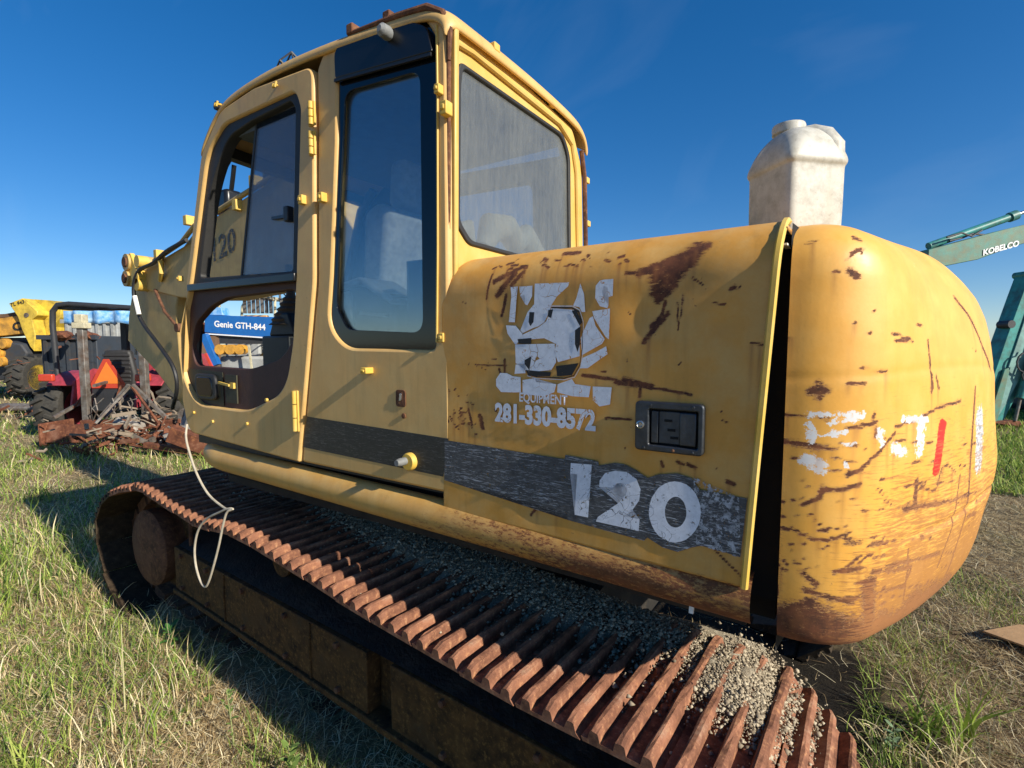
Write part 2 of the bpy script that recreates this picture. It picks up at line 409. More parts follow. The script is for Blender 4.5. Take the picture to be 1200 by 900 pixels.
YEL = (.70,.425,.145); ORG = (.88,.435,.070)
M = {}
M['cab'] = paint('cab_paint', YEL, .42, .8)
M['rearcab'] = paint('cab_rear_paint', (.68,.43,.10), .38, .2, dirt=.12)
M['door'] = paint('engine_door_paint', (.72,.345,.060), .40, .45, masked=True, rvec=((1.2, 1, 5.0), (0, -.62, 0)), rscale=34)
M['cw'] = paint('counterweight_paint', ORG, .42, .25, masked=True, dirt=.18, faded=(.86,.52,.15), run=.8, rscale=70, rvec=((1, 1, 3.2), (0, 0, 0)), scratch=(.36,.15,.045))
M['sill'] = paint('sill_paint', (.62,.35,.085), .40, .5, masked=True)
M['boom'] = paint('boom_paint', (.50,.33,.11), .5, .6, dirt=.5)
M['hinge'] = paint('hinge_paint', (.70,.45,.07), .5, .2, dirt=.1)
M['black'] = simple('black_trim', (.008,.008,.009), .32, bump=.05, var=.1)
M['gasket'] = simple('rubber_gasket', (.022,.021,.020), .6)
M['frit'] = simple('black_glass_border', (.004,.005,.007), .07, bump=.01, var=.1)
M['inner'] = simple('maroon_inner_trim', (.075,.030,.022), .65, bump=.3)
M['olive'] = simple('olive_inner_trim', (.045,.042,.022), .65)
M['dark'] = simple('dark_cavity', (.006,.006,.006), .9)
M['steel'] = simple('worn_steel', (.085,.095,.11), .42, .75, .4, 30, .25, grime=.3)
M['bright'] = simple('chromed_steel', (.55,.55,.55), .25, .9)
M['rust'] = rusty('rusty_track_steel', (.085,.035,.022), (.34,.15,.085), (.60,.31,.13), (.34,.29,.22), .45)
M['rustdark'] = rusty('rusty_dark_steel', (.06,.028,.018), (.19,.085,.045), (.36,.17,.06), (.08,.06,.04), .5)
M['frame'] = rusty('greasy_frame_steel', (.022,.011,.006), (.13,.060,.018), (.38,.20,.06), (.04,.028,.018), .9, 1.1)
M['grease'] = simple('caked_black_grease', (.006,.005,.004), .5, 0, .3, 30, .9, grime=.4, bscale=60)
M['belly'] = simple('machine_belly', (.012,.010,.008), .8, grime=.5)
M['seat'] = simple('grey_seat_cloth', (.55,.56,.54), .95, 0, .35, 40, .6)
M['plastic'] = simple('black_plastic', (.018,.018,.020), .5, 0, .3, 25)
M['pad'] = simple('grey_console_plastic', (.23,.24,.24), .6, grime=.4)
M['cloth'] = simple('white_plush', (.88,.86,.80), .95, 0, .10, 30, .5)
M['glass_a'] = glass('cab_side_glass', (.88,.92,.93), .035, .01, (.20,.22,.22))
M['glass_b'] = glass('sliding_pane_glass', (.66,.70,.74), .26, .02, (.30,.31,.34))
M['glass_r'] = glass('dusty_rear_glass', (.74,.77,.77), .26, .02, (.27,.28,.27))
M['white_dec'] = peel('white_vinyl', (.80,.83,.90), True, 24, .36)
M['white_num'] = peel('white_number_vinyl', (.84,.86,.92), True, 30, .38)
M['black_dec'] = peel('black_vinyl', (.015,.014,.016), False, hole=.36)
M['stripe'] = peel('scratched_grey_stripe', (.075,.08,.088), False, hole=.36, scratch=1.0, c2=(.035,.038,.045), sc_col=(.62,.64,.68))
M['flakes'] = peel('flaked_pale_vinyl', (.50,.52,.56), False, hole=.50, c2=(.12,.13,.14))
M['cabstripe'] = peel('charcoal_stripe', (.020,.021,.020), False, scratch=.35, c2=(.03,.03,.026), sc_col=(.30,.30,.28))

# wear marks and prints measured on the machine: strokes (start, end, half width) and outlines, in metres
CW_RUST = [[-0.081,-0.107,1.519,-0.115,-0.163,1.528,0.0038],[-0.115,-0.163,1.528,-0.167,-0.261,1.55,0.0039],[-0.167,-0.261,1.55,-0.225,-0.386,1.557,0.0042],[0.003,-0.023,1.521,-0.021,-0.038,1.524,0.0048],[-0.021,-0.038,1.524,-0.049,-0.062,1.532,0.0048],[0.119,0.0,1.484,0.096,0.0,1.482,0.007],[0.096,0.0,1.482,0.038,-0.009,1.477,0.007],[0.038,-0.009,1.474,-0.012,-0.032,1.484,0.0029],[-0.012,-0.032,1.484,-0.074,-0.094,1.492,0.0029],[-0.074,-0.094,1.492,-0.158,-0.242,1.471,0.0026],[0.002,-0.024,1.421,-0.025,-0.041,1.435,0.0056],[-0.025,-0.041,1.438,-0.036,-0.05,1.448,0.0049],[-0.038,-0.052,1.453,-0.057,-0.072,1.47,0.0045],[-0.06,-0.075,1.477,-0.082,-0.108,1.505,0.0042],[0.077,-0.001,1.352,0.048,-0.006,1.37,0.0056],[0.048,-0.006,1.37,0.046,-0.006,1.388,0.0064],[0.046,-0.006,1.388,0.012,-0.019,1.39,0.0063],[0.012,-0.019,1.39,-0.021,-0.038,1.402,0.0064],[-0.026,-0.042,1.348,-0.112,-0.159,1.335,0.0046],[-0.112,-0.159,1.335,-0.181,-0.29,1.322,0.0049],[-0.181,-0.29,1.322,-0.257,-0.467,1.313,0.0052],[-0.257,-0.467,1.313,-0.349,-0.786,1.279,0.0057],[-0.112,-0.159,1.335,-0.181,-0.29,1.322,0.007],[0.119,0.0,1.291,0.096,-0.0,1.296,0.0045],[0.096,-0.0,1.296,0.059,-0.004,1.281,0.0045],[0.059,-0.004,1.281,0.025,-0.013,1.282,0.0045],[0.025,-0.013,1.282,-0.006,-0.028,1.299,0.0045],[0.064,-0.003,1.333,0.04,-0.008,1.305,0.0025],[0.016,-0.017,1.213,-0.023,-0.04,1.221,0.0062],[-0.023,-0.04,1.221,-0.093,-0.127,1.214,0.0063],[-0.093,-0.127,1.214,-0.197,-0.323,1.195,0.0066],[-0.001,-0.025,1.218,-0.027,-0.043,1.249,0.0042],[-0.028,-0.043,1.235,-0.044,-0.058,1.251,0.0034],[-0.044,-0.058,1.251,-0.062,-0.078,1.238,0.0034],[-0.052,-0.066,1.212,-0.133,-0.196,1.19,0.006],[0.067,-0.002,1.166,0.02,-0.015,1.156,0.0074],[0.02,-0.015,1.156,-0.02,-0.038,1.148,0.0075],[-0.009,-0.03,1.158,-0.054,-0.068,1.162,0.0051],[-0.054,-0.068,1.162,-0.122,-0.176,1.151,0.0052],[-0.122,-0.176,1.151,-0.133,-0.196,1.183,0.0037],[0.118,0.0,1.083,0.047,-0.006,1.102,0.0464],[0.108,0.0,1.105,0.054,-0.005,1.144,0.0133],[0.046,-0.006,1.095,-0.088,-0.118,1.07,0.0462],[-0.05,-0.064,1.184,-0.057,-0.072,1.09,0.026],[-0.088,-0.118,1.07,-0.198,-0.326,1.046,0.0322],[-0.198,-0.325,1.055,-0.266,-0.492,1.078,0.0162],[-0.128,-0.188,1.39,-0.131,-0.193,1.338,0.0106],[-0.122,-0.177,1.384,-0.149,-0.226,1.381,0.0045],[-0.234,-0.408,1.372,-0.218,-0.369,1.243,0.0045],[-0.218,-0.369,1.243,-0.199,-0.328,1.158,0.0045],[-0.265,-0.489,1.582,-0.261,-0.477,1.452,0.0073],[-0.261,-0.477,1.452,-0.262,-0.48,1.319,0.0073],[-0.262,-0.48,1.319,-0.256,-0.464,1.205,0.0084],[-0.256,-0.464,1.205,-0.236,-0.413,1.102,0.0085],[-0.268,-0.496,1.249,-0.297,-0.584,1.238,0.0064],[0.071,-0.002,1.594,0.046,-0.007,1.598,0.0106],[0.059,-0.004,1.615,0.058,-0.004,1.581,0.0069],[-0.152,-0.232,1.624,-0.151,-0.229,1.588,0.0063],[-0.049,-0.063,1.272,-0.078,-0.102,1.27,0.0059],[-0.001,-0.025,1.277,-0.032,-0.047,1.278,0.0042],[-0.049,-0.063,1.399,-0.074,-0.095,1.358,0.0026],[-0.074,-0.095,1.358,-0.08,-0.105,1.353,0.0026],[-0.136,-0.201,1.374,-0.172,-0.27,1.357,0.0028],[-0.172,-0.27,1.357,-0.183,-0.293,1.413,0.0029],[-0.183,-0.293,1.413,-0.198,-0.326,1.408,0.0029],[-0.198,-0.326,1.408,-0.22,-0.375,1.385,0.0029],[0.12,0.0,1.164,0.119,0.0,1.142,0.0042],[0.12,0.0,1.543,0.035,-0.01,1.538,0.0047],[-0.042,-0.056,1.549,-0.047,-0.061,1.502,0.0045],[-0.124,-0.179,1.238,-0.127,-0.185,1.118,0.0037],[0.074,-0.001,1.204,0.044,-0.007,1.181,0.0066],[0.119,0.0,1.208,0.111,0.0,1.203,0.0034],[0.046,-0.007,1.299,0.009,-0.02,1.305,0.0022],[-0.083,-0.11,1.271,-0.169,-0.264,1.246,0.0023],[0.041,-0.008,1.134,-0.003,-0.026,1.141,0.002],[-0.018,-0.036,1.188,-0.045,-0.058,1.191,0.0022],[-0.003,-0.026,1.49,-0.066,-0.083,1.496,0.0021],[0.119,0.0,1.197,0.047,-0.006,1.22,0.0022],[-0.147,-0.222,1.141,-0.23,-0.399,1.095,0.0022],[-0.145,-0.218,1.26,-0.254,-0.459,1.217,0.0021],[0.105,0.0,1.439,0.077,-0.001,1.442,0.0019],[-0.175,-0.277,1.136,-0.233,-0.406,1.102,0.0025],[0.003,-0.023,1.288,-0.047,-0.061,1.289,0.0022],[-0.224,-0.384,1.451,-0.277,-0.522,1.438,0.0025],[0.07,-0.002,1.178,-0.008,-0.03,1.192,0.0022],[0.096,-0.0,1.249,0.039,-0.009,1.261,0.002],[0.035,-0.01,1.472,-0.033,-0.048,1.476,0.0018],[0.013,-0.018,1.472,-0.058,-0.072,1.48,0.0019],[-0.17,-0.268,1.131,-0.19,-0.308,1.122,0.002],[-0.006,-0.029,1.287,-0.055,-0.069,1.287,0.002],[-0.06,-0.076,1.132,-0.095,-0.129,1.125,0.0023],[-0.071,-0.091,1.148,-0.161,-0.248,1.115,0.0021],[0.083,-0.001,1.475,0.013,-0.018,1.488,0.0018],[-0.224,-0.384,1.307,-0.305,-0.609,1.268,0.0025],[-0.216,-0.366,1.185,-0.246,-0.437,1.166,0.0025],[0.032,-0.011,1.268,-0.028,-0.043,1.273,0.002],[-0.282,-0.538,1.213,-0.354,-0.816,1.154,0.0024],[-0.281,-0.534,1.306,-0.345,-0.768,1.264,0.0021],[0.114,0.0,1.256,0.068,-0.002,1.268,0.002],[-0.088,-0.118,1.389,-0.139,-0.206,1.38,0.0022],[0.119,0.0,1.351,0.075,-0.001,1.365,0.0022],[0.018,-0.016,1.366,-0.014,-0.033,1.371,0.0022],[0.032,-0.011,1.212,0.014,-0.018,1.214,0.0022],[-0.116,-0.165,1.437,-0.17,-0.268,1.428,0.0021],[0.05,-0.005,1.427,0.01,-0.02,1.432,0.0018],[-0.097,-0.133,1.137,-0.166,-0.258,1.111,0.0019],[0.104,0.0,1.215,0.076,-0.001,1.224,0.002],[0.056,-0.004,1.45,0.009,-0.02,1.459,0.0021],[0.07,-0.002,1.392,0.003,-0.023,1.402,0.0021],[0.012,-0.019,1.45,-0.019,-0.036,1.452,0.002],[-0.039,-0.053,1.269,-0.071,-0.09,1.267,0.0018],[-0.231,-0.401,1.397,-0.25,-0.449,1.389,0.0025],[-0.286,-0.548,1.25,-0.353,-0.81,1.195,0.0021],[0.119,0.0,1.318,0.06,-0.003,1.333,0.002],[-0.073,-0.094,1.169,-0.154,-0.235,1.137,0.0021],[0.095,-0.0,1.401,0.08,-0.001,1.403,0.0021],[-0.258,-0.469,1.063,-0.345,-0.769,0.972,0.0021],[-0.037,-0.051,1.453,-0.083,-0.11,1.454,0.0018],[-0.058,-0.073,1.347,-0.141,-0.211,1.331,0.002],[0.083,-0.001,1.134,0.033,-0.01,1.146,0.0018],[0.009,-0.02,1.426,-0.038,-0.052,1.428,0.0018],[0.049,-0.006,1.396,-0.022,-0.039,1.408,0.0018],[-0.046,-0.06,1.291,-0.087,-0.116,1.285,0.0018],[0.034,-0.01,1.306,-0.005,-0.028,1.313,0.0018],[-0.214,-0.36,1.147,-0.236,-0.412,1.138,0.0023],[-0.295,-0.578,1.048,-0.351,-0.796,0.979,0.0025],[0.083,-0.001,1.465,0.044,-0.007,1.473,0.0019],[0.005,-0.022,1.428,-0.027,-0.043,1.434,0.0021],[0.119,0.0,1.218,0.065,-0.003,1.236,0.0018],[-0.005,-0.028,1.281,-0.07,-0.089,1.282,0.0018],[-0.097,-0.132,1.331,-0.139,-0.206,1.322,0.0023],[0.011,-0.019,1.154,-0.028,-0.043,1.162,0.0018],[-0.067,-0.084,1.243,-0.084,-0.111,1.24,0.002],[0.094,-0.0,1.48,0.059,-0.004,1.483,0.0021],[-0.166,-0.259,1.375,-0.226,-0.388,1.362,0.0024],[-0.122,-0.176,1.149,-0.207,-0.344,1.11,0.0024],[0.016,-0.017,1.306,-0.05,-0.064,1.31,0.002],[0.078,-0.001,1.209,0.064,-0.003,1.216,0.0018],[-0.11,-0.156,1.348,-0.193,-0.315,1.329,0.0019],[0.119,0.0,1.445,0.087,-0.0,1.452,0.0019],[-0.086,-0.114,1.198,-0.101,-0.14,1.193,0.0023],[-0.057,-0.071,1.41,-0.109,-0.153,1.407,0.0022],[0.007,-0.021,1.875,-0.003,-0.027,1.883,0.0048],[-0.003,-0.027,1.883,-0.019,-0.037,1.886,0.0048],[-0.009,-0.03,1.883,-0.017,-0.035,1.878,0.0041],[0.011,-0.019,1.842,-0.003,-0.026,1.829,0.0085],[-0.009,-0.03,1.913,-0.02,-0.037,1.908,0.0052],[-0.069,-0.087,1.716,-0.112,-0.158,1.7,0.0034],[-0.072,-0.092,1.699,-0.105,-0.147,1.701,0.0026],[-0.016,-0.035,1.643,-0.061,-0.076,1.636,0.0033],[0.01,-0.02,1.612,-0.023,-0.04,1.61,0.004],[0.12,0.0,1.706,-0.029,-0.044,1.716,0.0029],[-0.255,-0.462,1.811,-0.283,-0.538,1.751,0.0072],[-0.283,-0.538,1.751,-0.302,-0.602,1.685,0.0074],[-0.302,-0.602,1.685,-0.331,-0.709,1.622,0.0077],[-0.147,-0.223,1.7,-0.154,-0.235,1.593,0.0049],[-0.163,-0.252,1.621,-0.168,-0.263,1.591,0.0046],[-0.033,-0.048,1.761,-0.129,-0.189,1.734,0.0025],[-0.129,-0.189,1.734,-0.278,-0.526,1.677,0.0027],[0.004,-0.023,1.733,-0.004,-0.027,1.736,0.0033],[0.094,-0.0,1.905,0.072,-0.002,1.906,0.0029],[0.018,-0.016,1.864,0.008,-0.021,1.862,0.0029],[0.041,-0.008,1.841,0.03,-0.011,1.842,0.0029]]
CW_WHITE = [[0.072,-0.002,1.546,-0.02,-0.038,1.549,0.0092],[0.071,-0.002,1.526,0.067,-0.002,1.492,0.0107],[0.034,-0.01,1.528,-0.021,-0.038,1.543,0.0077],[0.016,-0.017,1.485,-0.012,-0.032,1.486,0.0048],[0.05,-0.005,1.5,0.022,-0.014,1.502,0.0044],[0.073,-0.002,1.449,0.051,-0.005,1.435,0.0168],[-0.055,-0.069,1.515,-0.059,-0.075,1.487,0.0112],[-0.08,-0.106,1.474,-0.099,-0.137,1.46,0.014],[-0.096,-0.13,1.534,-0.141,-0.211,1.525,0.01],[-0.131,-0.193,1.519,-0.128,-0.187,1.459,0.0191],[0.034,-0.01,1.508,0.006,-0.022,1.512,0.0063],[0.006,-0.022,1.445,0.002,-0.024,1.44,0.0063]]
CW_GREY = [[-0.281,-0.534,1.505,-0.285,-0.547,1.384,0.0225]]
CW_RED = [[-0.177,-0.281,1.504,-0.173,-0.272,1.46,0.0125],[-0.173,-0.272,1.46,-0.169,-0.265,1.41,0.0124],[-0.175,-0.277,1.512,-0.184,-0.296,1.509,0.0056]]
DOOR_RUST = [[0.442,1.865,0.289,1.918,0.0117],[0.402,1.853,0.311,1.91,0.0222],[0.401,1.82,0.319,1.888,0.0202],[0.396,1.8,0.359,1.831,0.0125],[0.477,1.868,0.402,1.867,0.0054],[0.428,1.7,0.371,1.766,0.0077],[0.409,1.737,0.383,1.759,0.0096],[0.386,1.762,0.377,1.795,0.0048],[0.886,1.876,0.802,1.91,0.0089],[0.872,1.835,0.816,1.894,0.0111],[0.857,1.777,0.841,1.834,0.006],[0.912,1.826,0.897,1.9,0.0038],[0.823,1.861,0.786,1.897,0.0076],[0.594,1.612,0.499,1.604,0.0056],[0.499,1.597,0.406,1.591,0.0089],[0.478,1.605,0.436,1.597,0.0078],[0.406,1.588,0.311,1.577,0.0044],[0.525,1.503,0.455,1.506,0.0035],[0.436,1.564,0.434,1.597,0.0049],[0.939,1.476,0.929,1.44,0.0091],[1.091,1.487,1.067,1.45,0.0059],[0.985,1.494,0.97,1.446,0.0051],[0.734,1.26,0.701,1.254,0.0132],[0.754,1.204,0.695,1.278,0.0049],[0.669,1.243,0.662,1.236,0.0075],[0.378,1.409,0.373,1.398,0.0044],[0.339,1.414,0.325,1.41,0.0049],[0.316,1.412,0.297,1.405,0.0053],[0.226,1.384,0.213,1.379,0.0062],[0.186,1.695,0.162,1.692,0.0028],[0.247,1.218,0.186,1.171,0.0025],[0.675,1.941,0.625,1.939,0.0068],[0.946,1.63,0.837,1.631,0.0027],[0.865,1.621,0.851,1.586,0.0043],[0.844,1.65,0.846,1.598,0.0043],[0.348,1.789,0.344,1.728,0.0024],[0.318,1.847,0.291,1.827,0.0024],[0.335,1.811,0.338,1.756,0.0024],[0.432,1.351,0.429,1.333,0.004],[0.231,1.814,0.223,1.818,0.0052],[0.268,1.785,0.242,1.781,0.0024],[0.884,1.925,0.869,1.918,0.0024],[0.484,1.902,0.475,1.898,0.0045],[0.791,1.909,0.771,1.905,0.0018],[0.735,1.926,0.716,1.919,0.0023],[0.717,1.909,0.705,1.902,0.0047],[0.837,1.92,0.817,1.921,0.0049],[0.578,1.891,0.568,1.89,0.0023],[0.846,1.902,0.841,1.9,0.0024],[0.539,1.908,0.525,1.903,0.0045],[0.64,1.907,0.622,1.9,0.0031],[0.903,1.917,0.892,1.92,0.0033],[0.797,1.915,0.779,1.913,0.0048],[0.597,1.924,0.586,1.917,0.0018],[0.688,1.901,0.671,1.9,0.0018],[0.695,1.925,0.688,1.921,0.0018],[0.498,1.893,0.493,1.895,0.003],[0.846,1.909,0.83,1.913,0.0032],[0.83,1.938,0.824,1.941,0.0018],[0.855,1.927,0.835,1.93,0.0049],[0.647,1.903,0.644,1.904,0.0046],[0.733,1.933,0.719,1.928,0.0048],[0.728,1.911,0.723,1.912,0.0047],[0.858,1.895,0.838,1.898,0.0032],[0.606,1.917,0.597,1.913,0.0031],[0.861,1.892,0.851,1.89,0.0018],[0.611,1.91,0.608,1.911,0.0023],[0.619,1.9,0.615,1.9,0.0046],[0.853,1.893,0.847,1.894,0.0049],[0.657,1.904,0.647,1.905,0.0023],[0.596,1.928,0.591,1.926,0.0046],[0.742,1.924,0.733,1.918,0.0018],[0.69,1.923,0.675,1.92,0.0031],[0.503,1.911,0.49,1.914,0.0045],[0.541,1.927,0.534,1.93,0.0018],[1.126,1.503,1.122,1.5,0.0038],[1.092,1.444,1.08,1.441,0.0038],[1.098,1.518,1.086,1.518,0.0022],[1.044,1.488,1.038,1.484,0.0022],[0.976,1.514,0.969,1.51,0.0028],[1.081,1.49,1.071,1.484,0.0037],[1.041,1.55,1.031,1.558,0.0022],[1.01,1.483,0.999,1.481,0.0028],[0.974,1.44,0.969,1.436,0.0022],[0.947,1.475,0.938,1.477,0.0036],[1.027,1.428,1.022,1.429,0.0022],[1.022,1.487,1.015,1.492,0.0022],[1.02,1.479,1.014,1.482,0.0028],[1.019,1.497,1.008,1.496,0.0022],[1.028,1.535,1.022,1.531,0.0022],[0.971,1.511,0.961,1.512,0.0022],[0.996,1.516,0.985,1.513,0.0028],[1.099,1.473,1.09,1.474,0.0038],[1.021,1.479,1.014,1.476,0.0028],[0.96,1.417,0.95,1.42,0.0028],[1.06,1.466,1.053,1.459,0.0022],[1.013,1.446,1.001,1.447,0.0022],[1.001,1.46,0.994,1.466,0.0022],[0.961,1.447,0.954,1.453,0.0022],[1.05,1.459,1.047,1.456,0.0022],[1.056,1.456,1.053,1.449,0.0022],[1.007,1.446,1.002,1.449,0.0022],[1.026,1.464,1.022,1.461,0.0028],[0.883,1.499,0.873,1.493,0.0027],[1.01,1.453,0.999,1.452,0.0028],[1.017,1.469,1.01,1.475,0.0037],[0.995,1.481,0.991,1.486,0.0022],[1.046,1.475,1.037,1.478,0.0028],[1.044,1.443,1.038,1.442,0.0028],[1.036,1.433,1.023,1.44,0.0028],[0.986,1.449,0.979,1.449,0.0037],[1.064,1.55,1.059,1.547,0.0037],[1.113,1.416,1.106,1.422,0.0029],[1.067,1.461,1.056,1.465,0.0022],[1.106,1.476,1.093,1.474,0.0029],[1.003,1.823,0.986,1.816,0.0015],[0.355,1.539,0.352,1.543,0.002],[0.99,1.538,0.986,1.539,0.0023],[0.434,1.363,0.432,1.368,0.0014],[0.697,1.729,0.688,1.723,0.0014],[0.791,1.886,0.786,1.883,0.0022],[0.215,1.814,0.211,1.818,0.002],[0.542,1.621,0.527,1.624,0.0021],[0.341,1.645,0.333,1.653,0.0014],[0.472,1.433,0.469,1.426,0.0016],[0.956,1.634,0.949,1.628,0.0023],[0.93,1.622,0.915,1.619,0.0017],[0.472,1.654,0.469,1.649,0.0021],[0.603,1.689,0.599,1.698,0.0016],[0.384,1.841,0.378,1.841,0.0014],[0.245,1.542,0.239,1.538,0.0014],[0.472,1.776,0.466,1.768,0.0016],[0.796,1.653,0.789,1.657,0.0022],[0.24,1.523,0.229,1.517,0.002],[0.584,1.504,0.57,1.507,0.0014],[0.254,1.412,0.248,1.409,0.0016],[0.58,1.574,0.577,1.566,0.0014],[0.848,1.862,0.833,1.864,0.0022],[0.984,1.629,0.977,1.635,0.0017],[0.613,1.709,0.6,1.704,0.0016],[0.893,1.649,0.874,1.65,0.0014]]
LOGO_WHITE = [[[0.822,1.856],[0.797,1.856],[0.8,1.835],[0.807,1.756],[0.828,1.757],[0.819,1.83]],[[0.792,1.855],[0.748,1.855],[0.749,1.826],[0.764,1.802],[0.772,1.805],[0.774,1.833],[0.788,1.829]],[[0.74,1.86],[0.633,1.856],[0.636,1.846],[0.669,1.822],[0.687,1.799],[0.693,1.78],[0.709,1.754],[0.728,1.743],[0.744,1.739],[0.78,1.725],[0.788,1.733],[0.764,1.783],[0.742,1.804]],[[0.6,1.851],[0.589,1.823],[0.585,1.777],[0.595,1.777],[0.602,1.79],[0.621,1.794],[0.611,1.814]],[[0.534,1.856],[0.508,1.856],[0.509,1.814],[0.52,1.812],[0.524,1.837],[0.534,1.84],[0.538,1.828],[0.534,1.81],[0.52,1.792],[0.523,1.784],[0.544,1.79],[0.557,1.811],[0.556,1.842],[0.545,1.854]],[[0.565,1.778],[0.516,1.783],[0.516,1.749],[0.518,1.706],[0.526,1.711],[0.546,1.74],[0.559,1.76]],[[0.588,1.73],[0.572,1.761],[0.563,1.765],[0.555,1.74],[0.529,1.706],[0.537,1.694],[0.593,1.665],[0.597,1.709]],[[0.593,1.657],[0.554,1.673],[0.525,1.688],[0.521,1.668],[0.553,1.647],[0.576,1.631],[0.599,1.63]],[[0.838,1.748],[0.804,1.746],[0.78,1.722],[0.8,1.694],[0.807,1.694],[0.833,1.725]],[[0.687,1.791],[0.612,1.783],[0.6,1.746],[0.6,1.662],[0.665,1.645],[0.677,1.672],[0.671,1.694],[0.709,1.71],[0.799,1.704],[0.779,1.721],[0.728,1.74],[0.703,1.756]],[[0.806,1.693],[0.676,1.695],[0.671,1.645],[0.686,1.623],[0.763,1.615],[0.773,1.638],[0.804,1.64]],[[0.804,1.636],[0.775,1.636],[0.77,1.612],[0.808,1.609]],[[0.874,1.591],[0.859,1.61],[0.835,1.61],[0.814,1.602],[0.787,1.6],[0.786,1.557],[0.814,1.555],[0.856,1.554],[0.874,1.571]],[[0.78,1.592],[0.74,1.599],[0.734,1.588],[0.67,1.585],[0.676,1.563],[0.708,1.55],[0.78,1.552]],[[0.666,1.585],[0.622,1.601],[0.613,1.588],[0.567,1.584],[0.572,1.555],[0.621,1.555],[0.667,1.563]],[[0.561,1.584],[0.508,1.584],[0.512,1.54],[0.541,1.533],[0.56,1.548]]]
LOGO_BLACK = [[[0.757,1.783],[0.741,1.782],[0.744,1.755],[0.754,1.744],[0.76,1.755]],[[0.696,1.786],[0.681,1.788],[0.687,1.764],[0.698,1.769]],[[0.614,1.73],[0.597,1.741],[0.599,1.694],[0.606,1.673],[0.614,1.694]],[[0.77,1.621],[0.686,1.617],[0.689,1.606],[0.76,1.605]],[[0.671,1.634],[0.602,1.644],[0.622,1.611],[0.667,1.607]],[[0.773,1.649],[0.75,1.66],[0.757,1.621],[0.773,1.638]],[[0.797,1.708],[0.75,1.711],[0.752,1.694],[0.793,1.695]],[[0.624,1.781],[0.611,1.784],[0.594,1.751],[0.6,1.741]]]
LOGO_RING = [[0.687,1.794],[0.624,1.791],[0.603,1.78],[0.593,1.751],[0.591,1.683],[0.599,1.636],[0.616,1.609],[0.646,1.601],[0.734,1.602],[0.763,1.608]]
N1 = [[0.623,1.374],[0.561,1.378],[0.57,1.234],[0.61,1.234],[0.604,1.346],[0.625,1.345]]
N2 = [[0.539,1.322],[0.538,1.339],[0.523,1.361],[0.495,1.371],[0.463,1.372],[0.438,1.358],[0.427,1.334],[0.43,1.305],[0.447,1.278],[0.471,1.257],[0.428,1.258],[0.43,1.227],[0.547,1.228],[0.542,1.241],[0.486,1.288],[0.464,1.314],[0.462,1.331],[0.475,1.342],[0.49,1.339],[0.5,1.327]]
N0 = [[[0.281,1.304],[0.282,1.287],[0.286,1.271],[0.293,1.256],[0.302,1.243],[0.313,1.231],[0.326,1.223],[0.339,1.218],[0.353,1.217],[0.367,1.22],[0.379,1.226],[0.389,1.236],[0.397,1.249],[0.403,1.265],[0.405,1.281],[0.403,1.299],[0.399,1.316],[0.391,1.331],[0.382,1.345],[0.37,1.355],[0.357,1.363],[0.343,1.367],[0.329,1.367],[0.316,1.364],[0.305,1.357],[0.295,1.347],[0.288,1.334],[0.283,1.32]],[[0.314,1.297],[0.314,1.289],[0.316,1.28],[0.319,1.273],[0.323,1.266],[0.327,1.261],[0.333,1.257],[0.338,1.255],[0.344,1.255],[0.35,1.256],[0.355,1.26],[0.359,1.265],[0.362,1.272],[0.364,1.279],[0.365,1.288],[0.365,1.296],[0.363,1.304],[0.36,1.312],[0.356,1.319],[0.351,1.324],[0.346,1.328],[0.34,1.33],[0.334,1.33],[0.329,1.328],[0.324,1.324],[0.32,1.319],[0.317,1.312],[0.315,1.305]]]
STRIPE = [[1.125,1.369],[1.09,1.388],[0.643,1.382],[0.64,1.394],[0.543,1.389],[0.541,1.378],[0.498,1.391],[0.468,1.391],[0.439,1.38],[0.41,1.365],[0.383,1.378],[0.338,1.387],[0.303,1.38],[0.286,1.356],[0.183,1.353],[0.193,1.217],[0.224,1.22],[0.278,1.224],[0.299,1.215],[0.333,1.196],[0.369,1.199],[0.407,1.215],[0.416,1.205],[0.537,1.21],[0.63,1.215],[0.633,1.235],[1.136,1.257]]
CABSTRIPE = [[1.803,1.408],[1.119,1.394],[1.143,1.267],[1.834,1.281]]

# ================================================================== THE EXCAVATOR
EX = thing('excavator', 'old yellow tracked excavator with rusty counterweight, peeling decals and no front window glass', 'excavator', (1.7, -1.2, 0), world=True)

